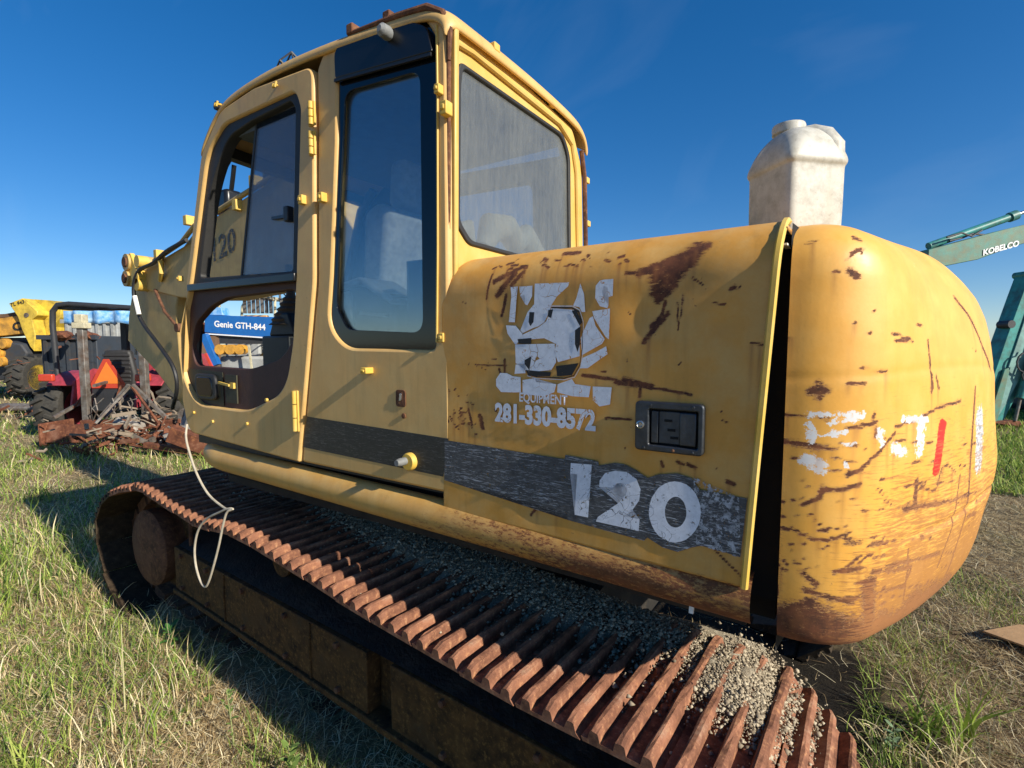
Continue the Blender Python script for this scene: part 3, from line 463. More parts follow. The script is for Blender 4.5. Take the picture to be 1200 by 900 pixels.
# ---- engine door: one pressed sheet with a rolled top, slightly ajar at its rear edge
def door_y(x): return .022*(1.09 - x)
def door_pt(x, z, off=0.0): return (x, door_y(x) + off, z)
def door_grid():
    X0, X1 = .140, 1.088; nx = 236
    path = []                                                  # (inset, z) going up
    for k in range(150): path.append((0, 1.165 + (1.845-1.165)*k/150))
    r = .125
    for k in range(37):
        a = PI/2*k/36; path.append((r*(1-math.cos(a)), 1.845 + r*math.sin(a)))
    for k in range(1, 16): path.append((r + .30*k/15, 1.845+r + .012*k/15))
    path = np.array(path); xs = np.linspace(X1, X0, nx)
    X = np.repeat(xs[None], len(path), 0); Z = np.repeat(path[:,1][:,None], nx, 1); Y = door_y(X) - path[:,0][:,None]
    # rear edge leans: further back at the top
    t = (Z-1.165)/.8
    X = X + (X1 - X)/(X1-X0)*(.046*(1-np.clip(t, 0, 1)))
    # rounded upper front corner
    d = np.clip((X - (X1-.065))/.065, 0, 1); drop = .060*(1-np.sqrt(np.clip(1-d**2.2, 0, 1)))
    Z = Z - drop*np.clip((Z-1.7)/.2, 0, 1)**1.5
    # lower edge sinks a little to the rear
    Z = Z - .018*np.clip(1-(Z-1.165)/.15, 0, 1)*(X1-X)/(X1-X0)
    for cx, cz, rr, dd in ((.43,1.77,.06,.010),(.36,1.87,.07,.008),(.25,1.74,.03,.004),(.85,1.80,.08,.005),(.62,1.45,.25,.004),(.30,1.30,.12,.005),(.95,1.50,.12,.004),(.74,1.23,.05,.004),(.52,1.66,.12,.004)):
        Y = Y - dd*np.exp(-(((X-cx)**2+(Z-cz)**2)/(rr*rr)))
    return np.stack([X, Y, Z], -1)
P = door_grid(); me = grid_mesh('engine_door', P)
flat = P.reshape(-1, 3); flat0 = flat.copy(); flat0[:,1] = 0
rust = seg_mask(flat0, [[a,0,b,c,0,d,w] for a,b,c,d,w in DOOR_RUST])
edge = np.exp(-(flat[:,0]-.14-.046*np.clip(1-(flat[:,2]-1.165)/.8,0,1))/.006)*.35 + np.exp(-(flat[:,2]-1.15)/.006)*.3
col = np.zeros((len(flat), 4)); col[:,0] = np.clip(np.maximum(rust, edge), 0, 1); col[:,3] = 1
attr_mask(me, 'wear', col)
col2 = np.zeros((len(flat), 4)); col2[:,1] = np.clip((.5-flat[:,0])*.5 + (1.5-flat[:,2])*.3, 0, .3); col2[:,3] = seg_runs(flat0, [[a,0,b,c,0,d,w] for a,b,c,d,w in DOOR_RUST]); attr_mask(me, 'wear2', col2)
door = link('engine_door', me, M['door'], EX, smooth='all')
s = door.modifiers.new('sheet', 'SOLIDIFY'); s.thickness = .014; s.offset = -1
# bright bare rear edge of the door skin
e = []
for k in range(0, 187, 6):
    p = P[min(k, P.shape[0]-1), -1]; e.append((p[0]-.003, p[1]+.001, p[2]))
mb = MB().tube(e, .0085, 6); mb.build('door_edge', M['hinge'], door, smooth=True)

sheet('print_stripe', [STRIPE], lambda x, z, o: door_pt(min(x, 1.084), z, o), M['stripe'], door, .0010)
for q in (N1, N2): sheet('number', [q], door_pt, M['white_num'], door, .0016)
sheet('number', [[N0[0][i], N0[0][(i+1) % len(N0[0])], N0[1][(i+1) % len(N0[0])], N0[1][i]] for i in range(len(N0[0]))], door_pt, M['white_num'], door, .0016)
for q in LOGO_WHITE: sheet('logo_fragment', [q], door_pt, M['white_dec'], door, .0012)
for q in LOGO_BLACK: sheet('logo_fragment', [q], door_pt, M['black_dec'], door, .0020)
sheet('print_flakes', [[(.30,1.385),(.20,1.352),(.192,1.215),(.29,1.225)]], door_pt, M['flakes'], door, .0014)
sheet('logo_ring', ringpoly(LOGO_RING, .035), door_pt, M['black_dec'], door, .0017)
sheet('logo_ring', ringpoly([( (p[0]-.67)*1.04+.67, (p[1]-1.70)*1.04+1.70) for p in LOGO_RING], .02), door_pt, M['white_dec'], door, .0014)
lettering('phone_number', '281-330-8572', .072, M['white_dec'], door, lambda x, z, o: door_pt(.877-x, z + (x)*.005, o), (0, 1.469), bold=.0035, sx=.80, off=.0024)
lettering('word_equipment', 'EQUIPMENT', .036, M['white_dec'], door, lambda x, z, o: door_pt(.792-x, z, o), (0, 1.531), bold=.0008, sx=.80, off=.0024)

# paddle latch set in the door
def latch():
    x0, x1, z0, z1 = .277, .439, 1.436, 1.556; y = door_y(.36)
    fr = plate('latch', rounded([(x0,z0),(x1,z0),(x1,z1),(x0,z1)], .012), [rounded([(.290,1.452),(.404,1.452),(.404,1.538),(.290,1.538)], .004)], y+.017, .018, M['steel'], door, .0035)
    MB().box(.288,.406, y-.001, y+.002, 1.450,1.540).build('latch_pan', M['dark'], fr)
    MB().box(.383,.400, y+.002, y+.012, 1.456,1.534).build('paddle_stop', M['steel'], fr, bevel=.002)
    MB().box(.294,.332, y+.002, y+.015, 1.456,1.534).build('paddle', M['steel'], fr, bevel=.003)
    MB().box(.332,.383, y+.002, y+.0075, 1.456,1.534).build('paddle_pocket', M['steel'], fr, bevel=.002)
    for a_, b_ in ((.352,1.490),(.345,1.472),(.360,1.512)): MB().box(a_-.009,a_+.009,y+.007,y+.0095,b_-.003,b_+.003).build('pocket_slot', M['dark'], fr)
    MB().lathe([(.0095, y+.015),(.0095, y+.022),(.007, y+.023),(.004,y+.019)], (.424, 0, 1.499), 'y', 20).build('lock_cylinder', M['bright'], fr, smooth=True)
    for x, z in ((.40,1.548),(.30,1.548),(.415,1.443),(.30,1.443),(.345,1.443)):
        MB().lathe([(.0038, y+.015),(.0038, y+.0185),(.002,y+.0195)], (x, 0, z), 'y', 10).build('rivet', M['rustdark'] if x == .345 else M['steel'], fr)
latch()

# ---- counterweight: heavy casting, plan an arc about the slewing centre
def cw_outline():
    pts = [(.118, 0.)]; R = 2.09; c = (1.7, -1.2); fr = .2; fy = -fr
    dx = math.sqrt((R-fr)**2 - (fy-c[1])**2); fc = (c[0]-dx, fy); a0 = PI/2; a1 = math.atan2(fc[1]-c[1], fc[0]-c[0])
    for i in range(25): a = a0+(a1-a0)*i/24; pts.append((fc[0]+fr*math.cos(a), fc[1]+fr*math.sin(a)))
    n = 260
    for i in range(1, n+1):
        u = (i/n)**1.35; a = a1 + (math.radians(215)-a1)*u; pts.append((c[0]+R*math.cos(a), c[1]+R*math.sin(a)))
    pts.append((.118, -2.4))
    p = np.array(pts)
    extra = np.stack([np.linspace(.118, p[1,0], 10)[:-1], np.zeros(9)], 1)     # finer steps on the flat side
    return np.concatenate([extra, p[1:]])
OUT = cw_outline(); c0 = np.array([1.0, -1.2])
tan = np.gradient(OUT, axis=0); tan /= np.linalg.norm(tan, axis=1)[:,None]; nrm = np.stack([tan[:,1], -tan[:,0]], 1)
nrm *= np.sign(((OUT-c0)*nrm).sum(1))[:,None]
for _ in range(12): nrm[1:-1] = (nrm[:-2]+2*nrm[1:-1]+nrm[2:])/4
nrm /= np.linalg.norm(nrm, axis=1)[:,None]; nrm[0] = (0,1)
sarc = np.concatenate([[0], np.cumsum(np.linalg.norm(np.diff(OUT, axis=0), axis=1))])
zr = [(1.025, .30),(1.026,.16),(1.030,.075),(1.045,.045),(1.08,.030),(1.13,.018),(1.26,.0),(1.45,-.002),(1.6,.006),(1.70,.020),(1.77,.035),(1.83,.058),(1.88,.09),(1.92,.122),(1.95,.152),(1.975,.20),(1.99,.26),(2.0,.36)]
zl = [(1.025,.30),(1.026,.10),(1.032,.03),(1.05,.010),(1.08,.003),(1.12,.0),(1.26,.0),(1.45,.0),(1.6,.0),(1.75,.0),(1.84,.002),(1.88,.010),(1.91,.025),(1.935,.050),(1.952,.085),(1.963,.13),(1.972,.20),(1.98,.34)]
def resamp(pr, n=230):
    pr = np.array(pr); L_ = np.concatenate([[0], np.cumsum(np.hypot(np.diff(pr[:,0]), np.diff(pr[:,1])))]); t = np.linspace(0, L_[-1], n)
    z = np.interp(t, L_, pr[:,0]); i = np.interp(t, L_, pr[:,1])
    for _ in range(5): z[1:-1] = (z[:-2]+z[1:-1]*2+z[2:])/4; i[1:-1] = (i[:-2]+i[1:-1]*2+i[2:])/4
    return z, i
Zr, Ir = resamp(zr); Zl, Il = resamp(zl)
w = np.clip((sarc-.03)/.62, 0, 1); w = w*w*(3-2*w)
Zg = Zl[:,None]*(1-w) + Zr[:,None]*w; Ig = Il[:,None]*(1-w) + Ir[:,None]*w
G = np.stack([OUT[:,0]-nrm[:,0]*Ig, OUT[:,1]-nrm[:,1]*Ig, Zg], -1)
base = np.stack([np.repeat(OUT[:,0][None], len(Zl), 0), np.repeat(OUT[:,1][None], len(Zl), 0), Zg], -1)
# casting seam round the middle, drip crease near the far end, light dents
sg = np.repeat(sarc[None], len(Zl), 0)
dent = .0015*np.exp(-((Zg-1.62-.02*np.sin(sg*3))/.010)**2) + .004*np.exp(-((sg-1.02)/.014)**2)*np.clip((Zg-1.2)*4, 0, 1)*np.clip((1.86-Zg)*5, 0, 1) \
     + .006*np.exp(-((Zg-1.255-.03*sg)/.007)**2)*np.clip((sg-.2)*3, 0, 1)
for cs, cz, rr, dd in ((.35,1.30,.10,.006),(.6,1.42,.14,.007),(.2,1.5,.08,.004),(.95,1.35,.09,-.012),(.5,1.75,.15,.006),(.25,1.12,.08,.006),(.7,1.2,.10,.006),(.13,1.8,.12,.004)):
    dent += dd*np.exp(-(((sg-cs)**2+(Zg-cz)**2)/(rr*rr)))
G[...,0] -= nrm[:,0]*dent; G[...,1] -= nrm[:,1]*dent
# small kick where the near flank meets the end cap
me = grid_mesh('counterweight', G); B = base.reshape(-1, 3); Zf = B[:,2]; sf = sg.reshape(-1)
rust = seg_mask(B, CW_RUST); rs = np.random.default_rng(4)
wav = .012*np.sin(sf*23) + .010*np.sin(sf*51+1)
low = np.clip((1.090 + wav + .02*np.exp(-((sf-.45)/.10)**2)*2 - .10*np.clip(sf-.55, 0, 1) - Zf)/.05 + .5, 0, 1)
vedge = np.exp(-sf/.012)*.45*np.clip((1.6-Zf)*2, 0, 1)
col = np.zeros((len(B), 4)); col[:,0] = np.clip(np.maximum(np.maximum(rust, low*.95), vedge), 0, 1)
col[:,1] = seg_mask(B, CW_WHITE, 1.2); col[:,2] = seg_mask(B, CW_RED, 1.7); col[:,3] = 1
attr_mask(me, 'wear', col)
c2 = np.zeros((len(B), 4)); c2[:,0] = seg_mask(B, CW_GREY, 1.7); c2[:,3] = seg_runs(B, CW_RUST, 9)
c2[:,1] = np.clip((1.30-Zf)*1.2, 0, .35) + .06
c2[:,2] = np.clip((1.72-Zf)*1.6, 0, 1)*np.clip(sf*4, .15, 1)*np.clip((1.6-sf)*2, 0, 1)
attr_mask(me, 'wear2', c2)
cw = link('counterweight', me, M['cw'], EX, smooth='all')
MB().prism([(.12,-.02)] + [tuple(OUT[i]-nrm[i]*.2) for i in range(12, len(OUT)-1, 8)] + [(.12,-2.36)], 1.0, 1.95, 'xy').build('counterweight_core', M['dark'], cw)

# ---- sill tube along the lower edge
xs = np.concatenate([np.linspace(.17, 2.5, 150), np.linspace(2.52, 2.80, 24)])
rows = []
for x in xs:
    zc = 1.108 + .040*((x-.17)/2.6); h = .054; dy = 0.0; sc = 1.0
    if x > 2.5:
        u = (x-2.5)/.30; sc = math.sqrt(max(0.0, 1-u**2.6)); dy = -.10*u**2.5; zc += .012*u
    ring = []
    for k in range(25):
        a = -PI*.62 + PI*1.24*k/24; ring.append((x, -.030 + dy + (.052*math.cos(a))*(sc*.7+.3), zc + h*sc*math.sin(a)*1.08))
    rows.append(ring)
G2 = np.array(rows).transpose(1, 0, 2); me = grid_mesh('sill', G2); B = G2.reshape(-1, 3)
xx, zz = B[:,0], B[:,2]; zrel = (zz - (1.108+.04*((xx-.17)/2.6)))/.058
rr = np.clip((1.45-xx)*.85, 0, .85)*np.clip(.75 - .25*zrel + .25*np.sin(xx*9)*np.cos(zz*60), 0, 1.3)
rr = np.maximum(rr, np.clip((.30-xx)*5, 0, .6))
col = np.zeros((len(B), 4)); col[:,0] = np.clip(rr, 0, 1); col[:,3] = 1; attr_mask(me, 'wear', col)
c2 = np.zeros((len(B), 4)); c2[:,1] = np.clip((1.6-xx)*.5, .08, .75); attr_mask(me, 'wear2', c2)
link('sill', me, M['sill'], EX, smooth='all')

# ---- house body behind the skins
body = MB().box(.125, 1.05, -2.30, -.06, 1.10, 1.93).box(1.05, 2.60, -2.30, -1.02, 1.10, 1.70).box(.13, 2.6, -2.3, -.09, 1.04, 1.19).build('engine_house', M['dark'], EX)
MB().box(.20, 2.70, -2.2, -.14, .98, 1.05).build('revolving_frame', M['belly'], EX)
MB().lathe([(.62,.72),(.62,.99)], (1.7,-1.2,0), 'z', 40).build('slew_ring', M['belly'], EX, smooth=True)
mb = MB(); mb.add([(.14,-.40,1.955),(1.07,-.40,1.955),(1.07,-2.3,1.955),(.14,-2.3,1.955),(.14,-.40,1.90),(1.07,-.40,1.90),(1.07,-2.3,1.90),(.14,-2.3,1.90)],[(0,1,2,3),(7,6,5,4),(0,4,5,1),(1,5,6,2),(2,6,7,3),(3,7,4,0)])
mb.build('hood_top', M['boom'], EX)
MB().bar((.133,-.01,1.905),(.118,-.25,1.90),.012,.004).build('seal_strip', M['cloth'], EX)
MB().bar((.305,-.035,1.125),(.306,-.02,1.035),.010).build('drain_hose', M['cloth'], EX)

# ---- cab
CD = rounded([(1.852,1.218),(2.775,1.255),(2.825,1.42),(2.722,2.0),(2.525,2.567),(2.345,2.713),(2.08,2.737),(1.690,2.712),(1.695,2.50),(1.718,1.933)], [.01,.10,.08,.4,.15,.15,.2,.05,.3,.5])
big_hole = rounded([(1.858,1.40+.10),(1.858+.11,1.40+.10),(2.06,1.43),(2.30,1.395),(2.58,1.395),(2.80,1.50),(2.812,1.70),(2.675,2.0),(2.468,2.565),(2.32,2.650),(1.80,2.652),(1.772,2.60),(1.825,1.98),(1.862,1.72)], [.03,.03,.10,.08,.10,.10,.1,.3,.10,.08,.04,.04,.3,.1])
big_hole = rounded([(2.22,1.400),(2.68,1.400),(2.815,1.54),(2.808,1.75),(2.675,2.0),(2.468,2.565),(2.32,2.650),(1.80,2.652),(1.772,2.58),(1.832,1.96),(1.868,1.70),(1.93,1.50)], [.5,.22,.25,.1,.5,.25,.15,.05,.06,.5,.5,.5], 8)
cdoor = plate('cab_door', CD, [big_hole], .012, .050, M['cab'], EX, .008)
def off(poly, d):
    c = Vector((sum(p[0] for p in poly)/len(poly), sum(p[1] for p in poly)/len(poly)))
    return [tuple(Vector(p) + (Vector(p)-c).normalized()*d) for p in poly]
slide_hole = rounded([(2.618,2.012),(2.478,2.42),(2.315,2.598),(2.12,2.622),(1.850,2.632),(1.822,2.60),(1.873,1.985)], [.02,.8,.18,.3,.03,.04,.02], 8)
upper_frame_out = rounded([(2.70,1.955),(2.485,2.575),(2.325,2.662),(1.79,2.664),(1.762,2.58),(1.825,1.945)], [.01,.1,.08,.05,.04,.02])
uf = plate('window_frame', upper_frame_out, [slide_hole], -.002, .045, M['gasket'], cdoor, .005)
MB().bar((2.700,.010,1.968),(1.832,.010,1.958),.022,.034).build('window_rail', M['black'], uf, bevel=.004)
MB().prism([(2.130,2.632),(1.832,2.642),(1.878,1.965),(2.300,1.985)], -.034, -.030).build('sliding_pane', M['glass_b'], uf)
MB().bar((2.302,-.032,1.985),(2.132,-.032,2.632),.010,.012).build('pane_edge', M['gasket'], uf)
MB().box(1.895,1.925,-.030,-.002,2.185,2.245).build('pane_catch', M['plastic'], uf, bevel=.004)
MB().bar((1.93,-.022,2.212),(2.03,-.022,2.215),.012).build('catch_arm', M['steel'], uf)
low_hole = rounded([(2.748,1.665),(2.70,1.80),(2.55,1.875),(2.40,1.908),(1.872,1.916),(1.848,1.80),(1.955,1.640),(2.226,1.585),(2.720,1.590)], [.15,.12,.4,.4,.04,.15,.5,.5,.10], 8)
lp_out = off(big_hole, .012); lp_out = [(x, min(z, 1.955)) for x, z in lp_out]
lp_out = [p for i, p in enumerate(lp_out) if i == 0 or (Vector(p)-Vector(lp_out[i-1])).length > .004]
lp = plate('inner_panel', lp_out, [low_hole], -.012, .030, M['inner'], cdoor, .004)
MB().prism([(2.79,1.575),(2.455,1.565),(2.455,1.405),(2.60,1.412),(2.74,1.47)], -.010, -.0075).build('olive_panel', M['olive'], lp)
MB().prism(rounded([(2.70,1.555),(2.50,1.555),(2.49,1.432),(2.68,1.428)], .04), -.008, .010).build('vent_bezel', M['plastic'], lp, bevel=.006)
MB().prism(rounded([(2.675,1.540),(2.525,1.540),(2.517,1.447),(2.66,1.444)], .032), .006, .014).build('vent_lens', M['frit'], lp, bevel=.004)
MB().box(2.33,2.43,-.010,-.004,1.425,1.555).build('latch_plate', M['olive'], lp)
MB().bar((2.47,.004,1.517),(2.37,.008,1.508),.010).box(2.34,2.372,-.006,.006,1.494,1.520).build('latch_lever', M['hinge'], lp, label='short rusty latch lever')

SP = rounded([(1.060,1.214),(1.846,1.218),(1.836,1.30),(1.712,1.93),(1.686,2.50),(1.682,2.70),(1.640,2.752),(1.13,2.705),(1.062,2.655)], [.004,.01,.1,.4,.1,.05,.05,.08,.06])
wh = rounded([(1.118,1.676),(1.560,1.680),(1.655,1.765),(1.628,1.95),(1.580,2.42),(1.565,2.735),(1.15,2.700),(1.098,2.62),(1.100,2.20)], [.025,.20,.14,.5,.5,.05,.06,.1,.3])
sp = plate('cab_side', SP, [wh], 0.0, .045, M['cab'], EX, .010)
fb = plate('window_border', off(wh, .006), [rounded([(1.180,1.731),(1.560,1.748),(1.616,1.83),(1.585,2.20),(1.540,2.588),(1.178,2.556)], [.05,.06,.06,.5,.05,.05])], -.010, .008, M['frit'], sp, .001)
MB().prism(off(wh, .004), -.0255, -.0215).build('fixed_pane', M['glass_a'], sp)
# glossy black panel over the window, bulging
bt = rounded([(1.108,2.585),(1.568,2.632),(1.572,2.738),(1.21,2.708),(1.13,2.665)], [.005,.01,.04,.08,.06])
MB().prism(bt, -.012, .010).build('upper_trim', M['black'], sp, bevel=.010, seg=3)
MB().bar((1.575,.004,2.628),(1.115,.004,2.580),.010,.010).build('trim_bead', M['plastic'], sp)
MB().lathe([(.018,.008),(.022,.02),(.020,.045),(.010,.055)], (1.290,0,2.690), 'y', 18).build('marker_lamp', M['pad'], sp, smooth=True)
MB().tube([(1.095,.002,2.70-.04),(1.094,.003,2.45),(1.100,.003,2.0),(1.108,.003,1.70)], .004, 6).build('edge_bead', M['hinge'], sp, smooth=True)
# rear corner channel
MB().bar((1.066,-.012,2.665),(1.079,-.012,1.88),.014,.030).build('corner_channel', M['rustdark'], sp, bevel=.006)
MB().bar((1.050,-.030,2.655),(1.060,-.030,1.88),.020,.020).build('corner_post', M['rearcab'], sp, bevel=.005)

sheet('side_stripe', [CABSTRIPE], lambda x, z, o: (x if x > 1.2 else x-.055, .0012, z), M['cabstripe'], sp)
# hardware on the cab side
def hinge(x, z, h, parent, lean=0.0):
    r = MB().box(x-.018, x+.018, .010, .019, z-h/2, z+h/2).build('hinge', M['hinge'], parent, bevel=.002)
    for k in range(3):
        zz0 = z-h/2 + h*k/3; MB().lathe([(.0095, zz0+.002),(.0095, zz0+h/3-.002)], (x-.002, .022, 0), 'z', 12).build('knuckle', M['hinge'], r, smooth=True)
    for q in (-.3, .3): MB().lathe([(.004,.018),(.004,.022)], (x+.012, 0, z+h*q), 'y', 8).build('rivet', M['rustdark'], r)
hinge(1.855, 1.428, .165, cdoor); hinge(1.697, 2.540, .085, cdoor); hinge(1.700, 2.435, .085, cdoor)
def clip(x, z, parent, w=.022, h=.026, d=.030, mat='hinge'):
    MB().box(x-w/2, x+w/2, -.004, d, z-h/2, z+h/2).box(x-w*.3, x+w*.3, d, d+.006, z-h*.2, z+h*.2).build('clip', M[mat], parent, bevel=.003)
clip(1.426, 1.602, sp, .030, .022, .034); clip(1.763, 2.24, cdoor, .026, .034, .032); clip(1.655, 2.234, sp, .026, .034, .024)
clip(1.083, 2.465, sp, .020, .028, .022); clip(1.052, 2.400, sp, .026, .040, .028); clip(1.090, 1.715, sp, .022, .030, .006); clip(2.79, 2.02, cdoor, .02, .026, .02)
def hook(x, z, parent):
    MB().tube([(x+.012,.004,z+.012),(x+.012,.030,z+.006),(x+.004,.036,z-.008),(x-.006,.034,z-.008),(x-.010,.030,z+.012)], .0045, 8).build('hook', M['hinge'], parent, smooth=True)
hook(1.90, 2.690, cdoor); hook(2.335, 2.728, EX)
MB().lathe([(.018,-.01),(.018,.02)], (2.365,0,2.735),'y',16).build('roof_stud', M['plastic'], EX)
# door handle recess, keyhole, knob with door stop
hr = MB().prism(rounded([(1.252,1.482),(1.298,1.482),(1.298,1.540),(1.252,1.540)], .012), .000, .003).build('handle', M['rustdark'], sp, bevel=.001)
MB().prism(rounded([(1.262,1.490),(1.286,1.490),(1.284,1.532),(1.266,1.534)], .008), .002, .0036).build('handle_pocket', M['rustdark'], hr)
MB().prism(rounded([(1.270,1.505),(1.282,1.500),(1.278,1.528),(1.268,1.528)], .003), .003, .0055).build('handle_tongue', M['bright'], hr, bevel=.001)
MB().lathe([(.009,-.001),(.009,.004),(.004,.005)], (1.262,0,1.452), 'y', 14).build('keyhole', M['rustdark'], sp)
kb = MB().lathe([(.030,-.002),(.030,.014),(.026,.020)], (1.232,0,1.300), 'y', 28).build('stop_cup', M['hinge'], sp, smooth=True)
MB().lathe([(.013,.02),(.014,.045),(.010,.060)], (1.240,0,1.303), 'y', 16).build('rubber_stop', M['pad'], kb, smooth=True)
for x, z in ((2.22,1.345),(2.06,1.46),(2.52,1.33),(2.70,1.36)):
    MB().lathe([(.008,.011),(.007,.020)], (x,0,z), 'y', 10).build('stud', M['hinge'], cdoor)

# rear wall with its window
RO = rounded([(-.012,1.90),(-.962,1.90),(-.950,2.149),(-.935,2.483),(-.835,2.635),(-.62,2.652),(-.242,2.685),(-.012,2.700)], [.01,.01,.3,.08,.08,.2,.3,.07])
RW = rounded([(-.040,2.075),(-.05,2.50),(-.062,2.565),(-.735,2.572),(-.795,2.50),(-.812,2.02),(-.10,2.022)], [.05,.3,.03,.08,.1,.05,.06])
rw = plate('cab_rear', RO, [RW], 1.060, .035, M['rearcab'], EX, .008, plane='yz')
def offc(poly, d, c): return [tuple(Vector(p) + (Vector(p)-Vector(c)).normalized()*d) for p in poly]
gk = plate('rear_gasket', offc(RW, .008, (-.42,2.3)), [offc(RW, -.014, (-.42,2.3))], 1.052, .020, M['gasket'], rw, .004, plane='yz')
MB().prism(offc(RW, -.008, (-.42,2.3)), 1.062, 1.066, 'yz').build('rear_pane', M['glass_r'], gk)
# pressed swages and drip rail on the rear wall
MB().tube([(1.056,-.030,2.590),(1.054,-.045,2.615),(1.054,-.12,2.622),(1.054,-.70,2.606),(1.056,-.82,2.56),(1.056,-.862,2.45),(1.056,-.885,2.10)], .010, 8).build('swage', M['rearcab'], rw, smooth=True)
MB().tube([(1.052,-.905,2.56),(1.050,-.935,2.45),(1.050,-.955,2.15),(1.050,-.958,1.92)], .011, 8).build('swage', M['rustdark'], rw, smooth=True)
for y, z in ((-.24,2.690),(-.64,2.660),(-.955,2.44),(-.97,2.25)):
    MB().box(1.040,1.064, y-.016,y+.016, z-.012,z+.014).build('clip', M['hinge'], rw, bevel=.003)
# roof shell
st = [(1.052,2.640),(1.060,2.672),(1.09,2.700),(1.16,2.722),(1.40,2.745),(1.66,2.768),(1.90,2.778),(2.10,2.775),(2.28,2.758),(2.37,2.728),(2.46,2.66),(2.54,2.575)]
cr = [(-.006,-.030),(-.004,-.016),(-.014,-.004),(-.040,.002),(-.10,.004),(-.48,.010),(-.80,-.006),(-.88,-.020),(-.93,-.050),(-.945,-.11)]
G3 = np.array([[(x, y, z+dz) for x, z in st] for y, dz in cr]); me = grid_mesh('roof', G3)
rf = link('roof', me, M['cab'], EX, smooth='all'); md = rf.modifiers.new('sheet', 'SOLIDIFY'); md.thickness = .02; md.offset = -1
sb = rf.modifiers.new('sub', 'SUBSURF'); sb.levels = 1; sb.render_levels = 2
MB().tube([(1.50,.004,2.762),(1.25,.006,2.738),(1.13,.004,2.722),(1.075,-.002,2.690),(1.052,-.008,2.64),(1.056,-.008,2.55)], [.006,.010,.012,.012,.010,.006], 8).build('rain_rail', M['rustdark'], rf, smooth=True)
for x, z in ((1.485,2.772),(1.305,2.752)): MB().box(x-.016,x+.016,-.030,.012,z-.016,z+.018).build('roof_clip', M['rustdark'], rf, bevel=.004)
# right side, front frame, floor, lining
rp_ = [(1.07,1.2),(2.79,1.25),(2.825,1.42),(2.70,2.0),(2.52,2.50),(2.345,2.62),(1.08,2.56)]
plate('cab_right_side', rounded(rp_, .04), [rounded([(1.30,1.75),(2.62,1.75),(2.60,2.0),(2.42,2.42),(2.30,2.50),(1.32,2.47)], .06)], -.92, .03, M['plastic'], EX, .004)
MB().tube([(2.79,-.04,1.30),(2.81,-.04,1.42),(2.70,-.04,2.0),(2.52,-.04,2.54),(2.40,-.05,2.66)], .024, 8).build('front_pillar', M['plastic'], EX, smooth=True)
MB().tube([(2.79,-.90,1.30),(2.81,-.90,1.42),(2.70,-.90,2.0),(2.52,-.90,2.50),(2.40,-.89,2.60)], .026, 8).build('front_pillar', M['plastic'], EX, smooth=True)
MB().bar((2.50,-.03,2.60),(2.50,-.92,2.55),.05).build('front_header', M['plastic'], EX)
MB().box(1.08,2.76,-.92,-.03,1.20,1.24).build('cab_floor', M['plastic'], EX)
MB().box(1.09,2.30,-.91,-.03,2.600,2.625).build('head_lining', simple('blue_grey_lining', (.10,.125,.15), .9), EX)
MB().box(1.09,1.30,-.90,-.06,1.24,1.98).build('rear_shelf', M['plastic'], EX)

# seat
def seat():
    def cushion(nm, pts, w, par, bev=.03):
        return MB().prism(pts, -w/2, w/2).build(nm, M['seat'], par, bevel=bev, seg=4)
    st_ = MB().box(1.80,2.20,-.68,-.32,1.24,1.52).build('operator_seat', M['plastic'], EX)
    for nm, pts, w in (('seat_cushion', [(1.40,1.52),(1.93,1.56),(1.95,1.66),(1.42,1.63)], .46), ('seat_back', [(1.36,1.60),(1.48,1.60),(1.43,2.26),(1.35,2.30),(1.27,2.26)], .46), ('head_rest', [(1.30,2.30),(1.39,2.30),(1.37,2.50),(1.28,2.50)], .26)):
        MB().prism([(a+.36, b) for a, b in pts], -.52-w/2, -.52+w/2).build(nm, M['seat'], st_, bevel=.03, seg=4)
seat()
for y0, y1, x0, mt in ((-.27,-.12,1.56,'pad'),(-.88,-.76,1.56,'plastic')):
    cs = MB().prism([(x0-.18,1.62),(x0-.12,1.88),(x0+.10,1.93),(x0+.29,1.90),(x0+.30,1.80),(x0+.22,1.62)], y0, y1).build('console', M['plastic'], EX, bevel=.02, seg=3)
    MB().prism([(x0+.08,1.70),(x0+.10,1.905),(x0+.27,1.90),(x0+.285,1.80),(x0+.20,1.68)], y1-.004, y1+.014).build('console_cover', M['pad'], cs, bevel=.01)
    MB().prism([(x0-.14,1.86),(x0+.04,1.955),(x0+.30,1.915),(x0+.30,1.895),(x0+.03,1.925),(x0-.13,1.84)], y0-.02, y1+.02).build('arm_rest', M['pad'], cs, bevel=.008)
    MB().box(x0+.13,x0+.19,y1+.013,y1+.020,1.735,1.83).build('label_plate', M['plastic'], cs)
MB().bar((1.44,-.10,1.80),(1.59,-.10,1.815),.012).build('seat_lever', M['pad'], EX)
# travel lever with concertina boot
lv = MB().box(2.38,2.62,-.56,-.30,1.24,1.74).prism([(2.38,1.74),(2.62,1.74),(2.56,1.86),(2.44,1.86)],-.52,-.34).build('travel_lever_column', M['plastic'], EX, bevel=.01)
pf = []
for k in range(6): pf += [(.115-.014*k, 1.80+.028*k), (.095-.014*k, 1.815+.028*k)]
MB().lathe(pf + [(.022,1.975),(.020,2.10)], (2.53,-.42,0), 'z', 20).build('lever_boot', simple('brown_rubber_boot', (.12,.085,.055), .7), lv)
MB().tube([(2.53,-.42,2.0),(2.54,-.42,2.12)], .02, 10).build('lever', M['plastic'], lv, smooth=True)

